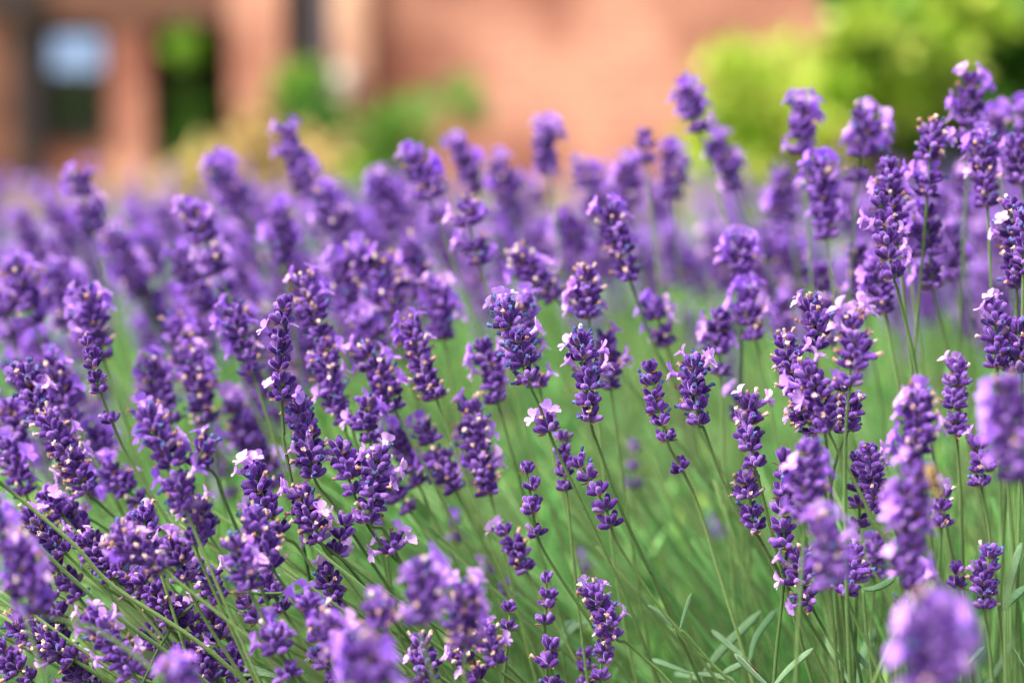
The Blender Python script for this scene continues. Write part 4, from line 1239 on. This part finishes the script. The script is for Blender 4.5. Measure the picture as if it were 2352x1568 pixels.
shoot('shoot opening its two sharp yellow tipped leaves in a wide V at the lower edge', (1772, 1582), [[-.006, (1728, 1542), (1687, 1500)], [.004, (1812, 1535), (1868, 1487)]], 0, w=.0050)
shoot('shoot with pale leaves fanning from one node beside the insect', (1722, 1518), [[.01, (1680, 1485), (1634, 1446)], [.02, (1738, 1460), (1786, 1396)], [-.006, (1700, 1525), (1660, 1545)]], 4, w=.0052)
shoot('shoot with one long pale leaf slanting up behind the fan of leaves', (1610, 1560), [[.0, (1655, 1495), (1748, 1402)], [.01, (1580, 1550), (1548, 1545)]], 7, w=.0072)
shoot('shoot with a curved dark leaf reaching toward the hazy column', (1982, 1352), [[-.004, (2015, 1348), (2056, 1326)]], 1.5, [(1990, 1450)], w=.0055)
shoot('shoot with two dark upright leaves near the picture edge', (2308, 1402), [[.0, (2318, 1380), (2358, 1345)], [.006, (2322, 1330), (2346, 1246)]], 2, [(2310, 1560)], w=.0065)
shoot('shoot whose small leaves rise in front of the most blurred head', (2206, 1548), [[-.004, (2232, 1515), (2262, 1484)], [-.002, (2196, 1520), (2180, 1500)]], -1, w=.0036)
shoot('small shoot branching off the slanting stalk over the middle green', (1562, 1446), [[.0, (1572, 1410), (1588, 1361)]], 1, [(1582, 1462), (1640, 1530)], w=.0030)
shoot('single green leaf finger beside the slanting stalk over the middle green', (1548, 1442), [[.0, (1518, 1410), (1488, 1388)]], 2, [(1575, 1475)], w=.0032)
shoot('small twisted bright leaf next to the thick diagonal stalk', (656, 1362), [[-.003, (690, 1358), (722, 1332)]], .5, [(640, 1362)], w=.0048)
shoot('long dark leaf pair lying under the crossing stalks at the lower edge', (646, 1556), [[.006, (570, 1530), (482, 1508)], [.002, (590, 1545), (530, 1550)]], 1, w=.0055)
shoot('upright leaf tip standing between stalks below the low dark spikes', (2004, 1540), [[.0, (2002, 1510), (2004, 1475)], [.006, (1985, 1520), (1960, 1490)]], 3, w=.0050)
shoot('pale grey leaves behind the stalks near the lower edge', (1965, 1590), [[.02, (1985, 1500), (2008, 1440)], [.02, (1920, 1520), (1900, 1460)]], 9, w=.0070)
shoot('pale low leaf reaching over the lower edge beside the plump bud spike', (1585, 1545), [[.01, (1530, 1525), (1560, 1515)][:2] + [(1495, 1512)], [.0, (1640, 1550), (1690, 1562)]], 4, w=.0050)
shoot('pale soft leaf rising between two bare bud spikes over the green', (1290, 1480), [[.02, (1318, 1440), (1352, 1428)], [.02, (1300, 1440), (1318, 1424)]], 8, w=.0062)
shoot('soft shoot of pale leaves against the dark ground beneath the low spikes', (2255, 1585), [[.01, (2245, 1520), (2225, 1450)], [.01, (2290, 1540), (2325, 1470)]], 5, w=.0055)

# ------------------------------------------------------------------ bee and small insect
def ell(b, c, rad, mi, M=None, seg=12, rings=8, fn=None):
    vs_, fs = [], []
    for i in range(rings + 1):
        th = math.pi * i / rings
        for s in range(seg):
            a = 2 * math.pi * s / seg
            vs_.append(Vector((c[0] + rad[0] * math.cos(th), c[1] + rad[1] * math.sin(th) * math.cos(a), c[2] + rad[2] * math.sin(th) * math.sin(a))))
    for i in range(rings):
        for s in range(seg):
            s2 = (s + 1) % seg
            fs.append((i * seg + s, i * seg + s2, (i + 1) * seg + s2, (i + 1) * seg + s))
    b.add(vs_, fs, mi, 0, M)


M_FUZZ = plant_mat('golden_bee_fur', [(0, (0.72, 0.46, 0.10)), (1, (0.90, 0.70, 0.32))], rough=0.9, sheen=.6, sheen_tint=(1, .85, .5), trans=.2)
M_BEE = solid('dark_bee_body', (0.06, 0.035, 0.015), 0.35)
M_WING, _nt, _b = mat('bee_wing')
_b.inputs['Base Color'].default_value = (.75, .68, .55, 1)
_b.inputs['Roughness'].default_value = .2
_b.inputs['Alpha'].default_value = .35
M_INSECT = solid('brown_insect', (0.13, 0.055, 0.025), 0.4)


def bee(px, b, label):
    D = depth(b)
    pos = at(*px, D)
    root = link('bee', None, None, Matrix.Translation(pos) @ Matrix.Rotation(R(25), 4, 'Z') @ Matrix.Rotation(R(62), 4, 'Y') @ Matrix.Rotation(R(70), 4, 'X'))
    tag(root, label, 'bee')
    m = MB()
    ell(m, (-.0022, 0, 0), (.0026, .0022, .0022), 0)
    ell(m, (-.0056, 0, 0), (.0014, .0016, .0017), 0)
    ell(m, (.0034, 0, -.0003), (.0042, .0022, .0021), 0)
    body = link('body', m.mesh('body', [M_BEE]), root)
    h = MB()
    for _ in range(1000):
        seg, c, rr = rng.choice((((-.0022, 0, 0), (.0026, .0022, .0022), 1), ((.0034, 0, -.0003), (.0042, .0022, .0021), 0), ((-.0056, 0, 0), (.0014, .0016, .0017), 0)))[0:3]
        d = Vector((rng.gauss(0, 1), rng.gauss(0, 1), rng.gauss(0, 1))).normalized()
        p = Vector(seg) + Vector((d.x * c[0], d.y * c[1], d.z * c[2]))
        s = d.orthogonal().normalized() * .00012
        tip = p + (d + Vector((.6, 0, 0))).normalized() * rng.uniform(.0007, .0013)
        h.add([p - s, p + s, tip], [(0, 1, 2)], 0, rng.random())
    fu = link('fur', h.mesh('fur', [M_FUZZ]), root)
    fu['kind'] = 'stuff'
    for s in (-1, 1):
        w = MB()
        out = [(-.0015, .0012 * s, .0019), (.001, .0030 * s, .0028), (.0042, .0036 * s, .0030), (.0058, .0028 * s, .0028), (.0040, .0012 * s, .0026), (.001, .0010 * s, .0022)]
        w.add(out, [(0, 1, 2, 3, 4, 5)], 0)
        link('wing', w.mesh('wing', [M_WING], False), root)
        for k, x in enumerate((-.0032, -.002, -.0006)):
            v, f = tube([Vector((x, .0016 * s, -.0012)), Vector((x + .0006 * (k - 1), .0034 * s, -.0016)), Vector((x + .0012 * (k - .5), .0040 * s, -.0040))], [.0003, .00028, .00014], 5)
            l = MB(); l.add(v, f)
            link('leg', l.mesh('leg', [M_BEE]), root)
        v, f = tube([Vector((-.0066, .0006 * s, .0006)), Vector((-.0078, .0012 * s, .0012)), Vector((-.0086, .0018 * s, .0006))], [.00016, .00014, .00012], 5)
        l = MB(); l.add(v, f)
        link('antenna', l.mesh('antenna', [M_BEE]), root)
    return root


bee((2147, 1102), -17, 'fuzzy golden bee clinging to the soft lilac column, half hidden by blossoms')


def insect(px, b, label):
    D = depth(b)
    root = link('insect', None, None, Matrix.Translation(at(*px, D)) @ Matrix.Rotation(R(8), 4, 'Z') @ Matrix.Rotation(R(48), 4, 'Y'))
    tag(root, label, 'insect')
    m = MB()
    ell(m, (.0012, 0, 0), (.0022, .0007, .0006), 0, None, 8, 6)
    ell(m, (-.0014, 0, 0), (.0007, .0006, .0005), 0, None, 8, 6)
    ell(m, (-.0023, 0, 0), (.0005, .0005, .0004), 0, None, 8, 6)
    link('body', m.mesh('body', [M_INSECT]), root)
    for s in (-1, 1):
        for k, x in enumerate((-.0016, -.0011, -.0004)):
            v, f = tube([Vector((x, .0005 * s, -.0002)), Vector((x, .0012 * s, .0002)), Vector((x + .0005 * (k - 1), .0018 * s, -.0008))], [.00012, .0001, .00008], 4)
            l = MB(); l.add(v, f)
            link('leg', l.mesh('leg', [M_INSECT]), root)
        v, f = tube([Vector((-.0026, .0002 * s, .0002)), Vector((-.0036, .0005 * s, .0007)), Vector((-.0050, .0007 * s, .0006))], [.00009, .00008, .00006], 4)
        l = MB(); l.add(v, f)
        link('antenna', l.mesh('antenna', [M_INSECT]), root)


insect((1733, 1534), .2, 'tiny brown insect with long feelers sitting on the sharp leaf of the wide V')
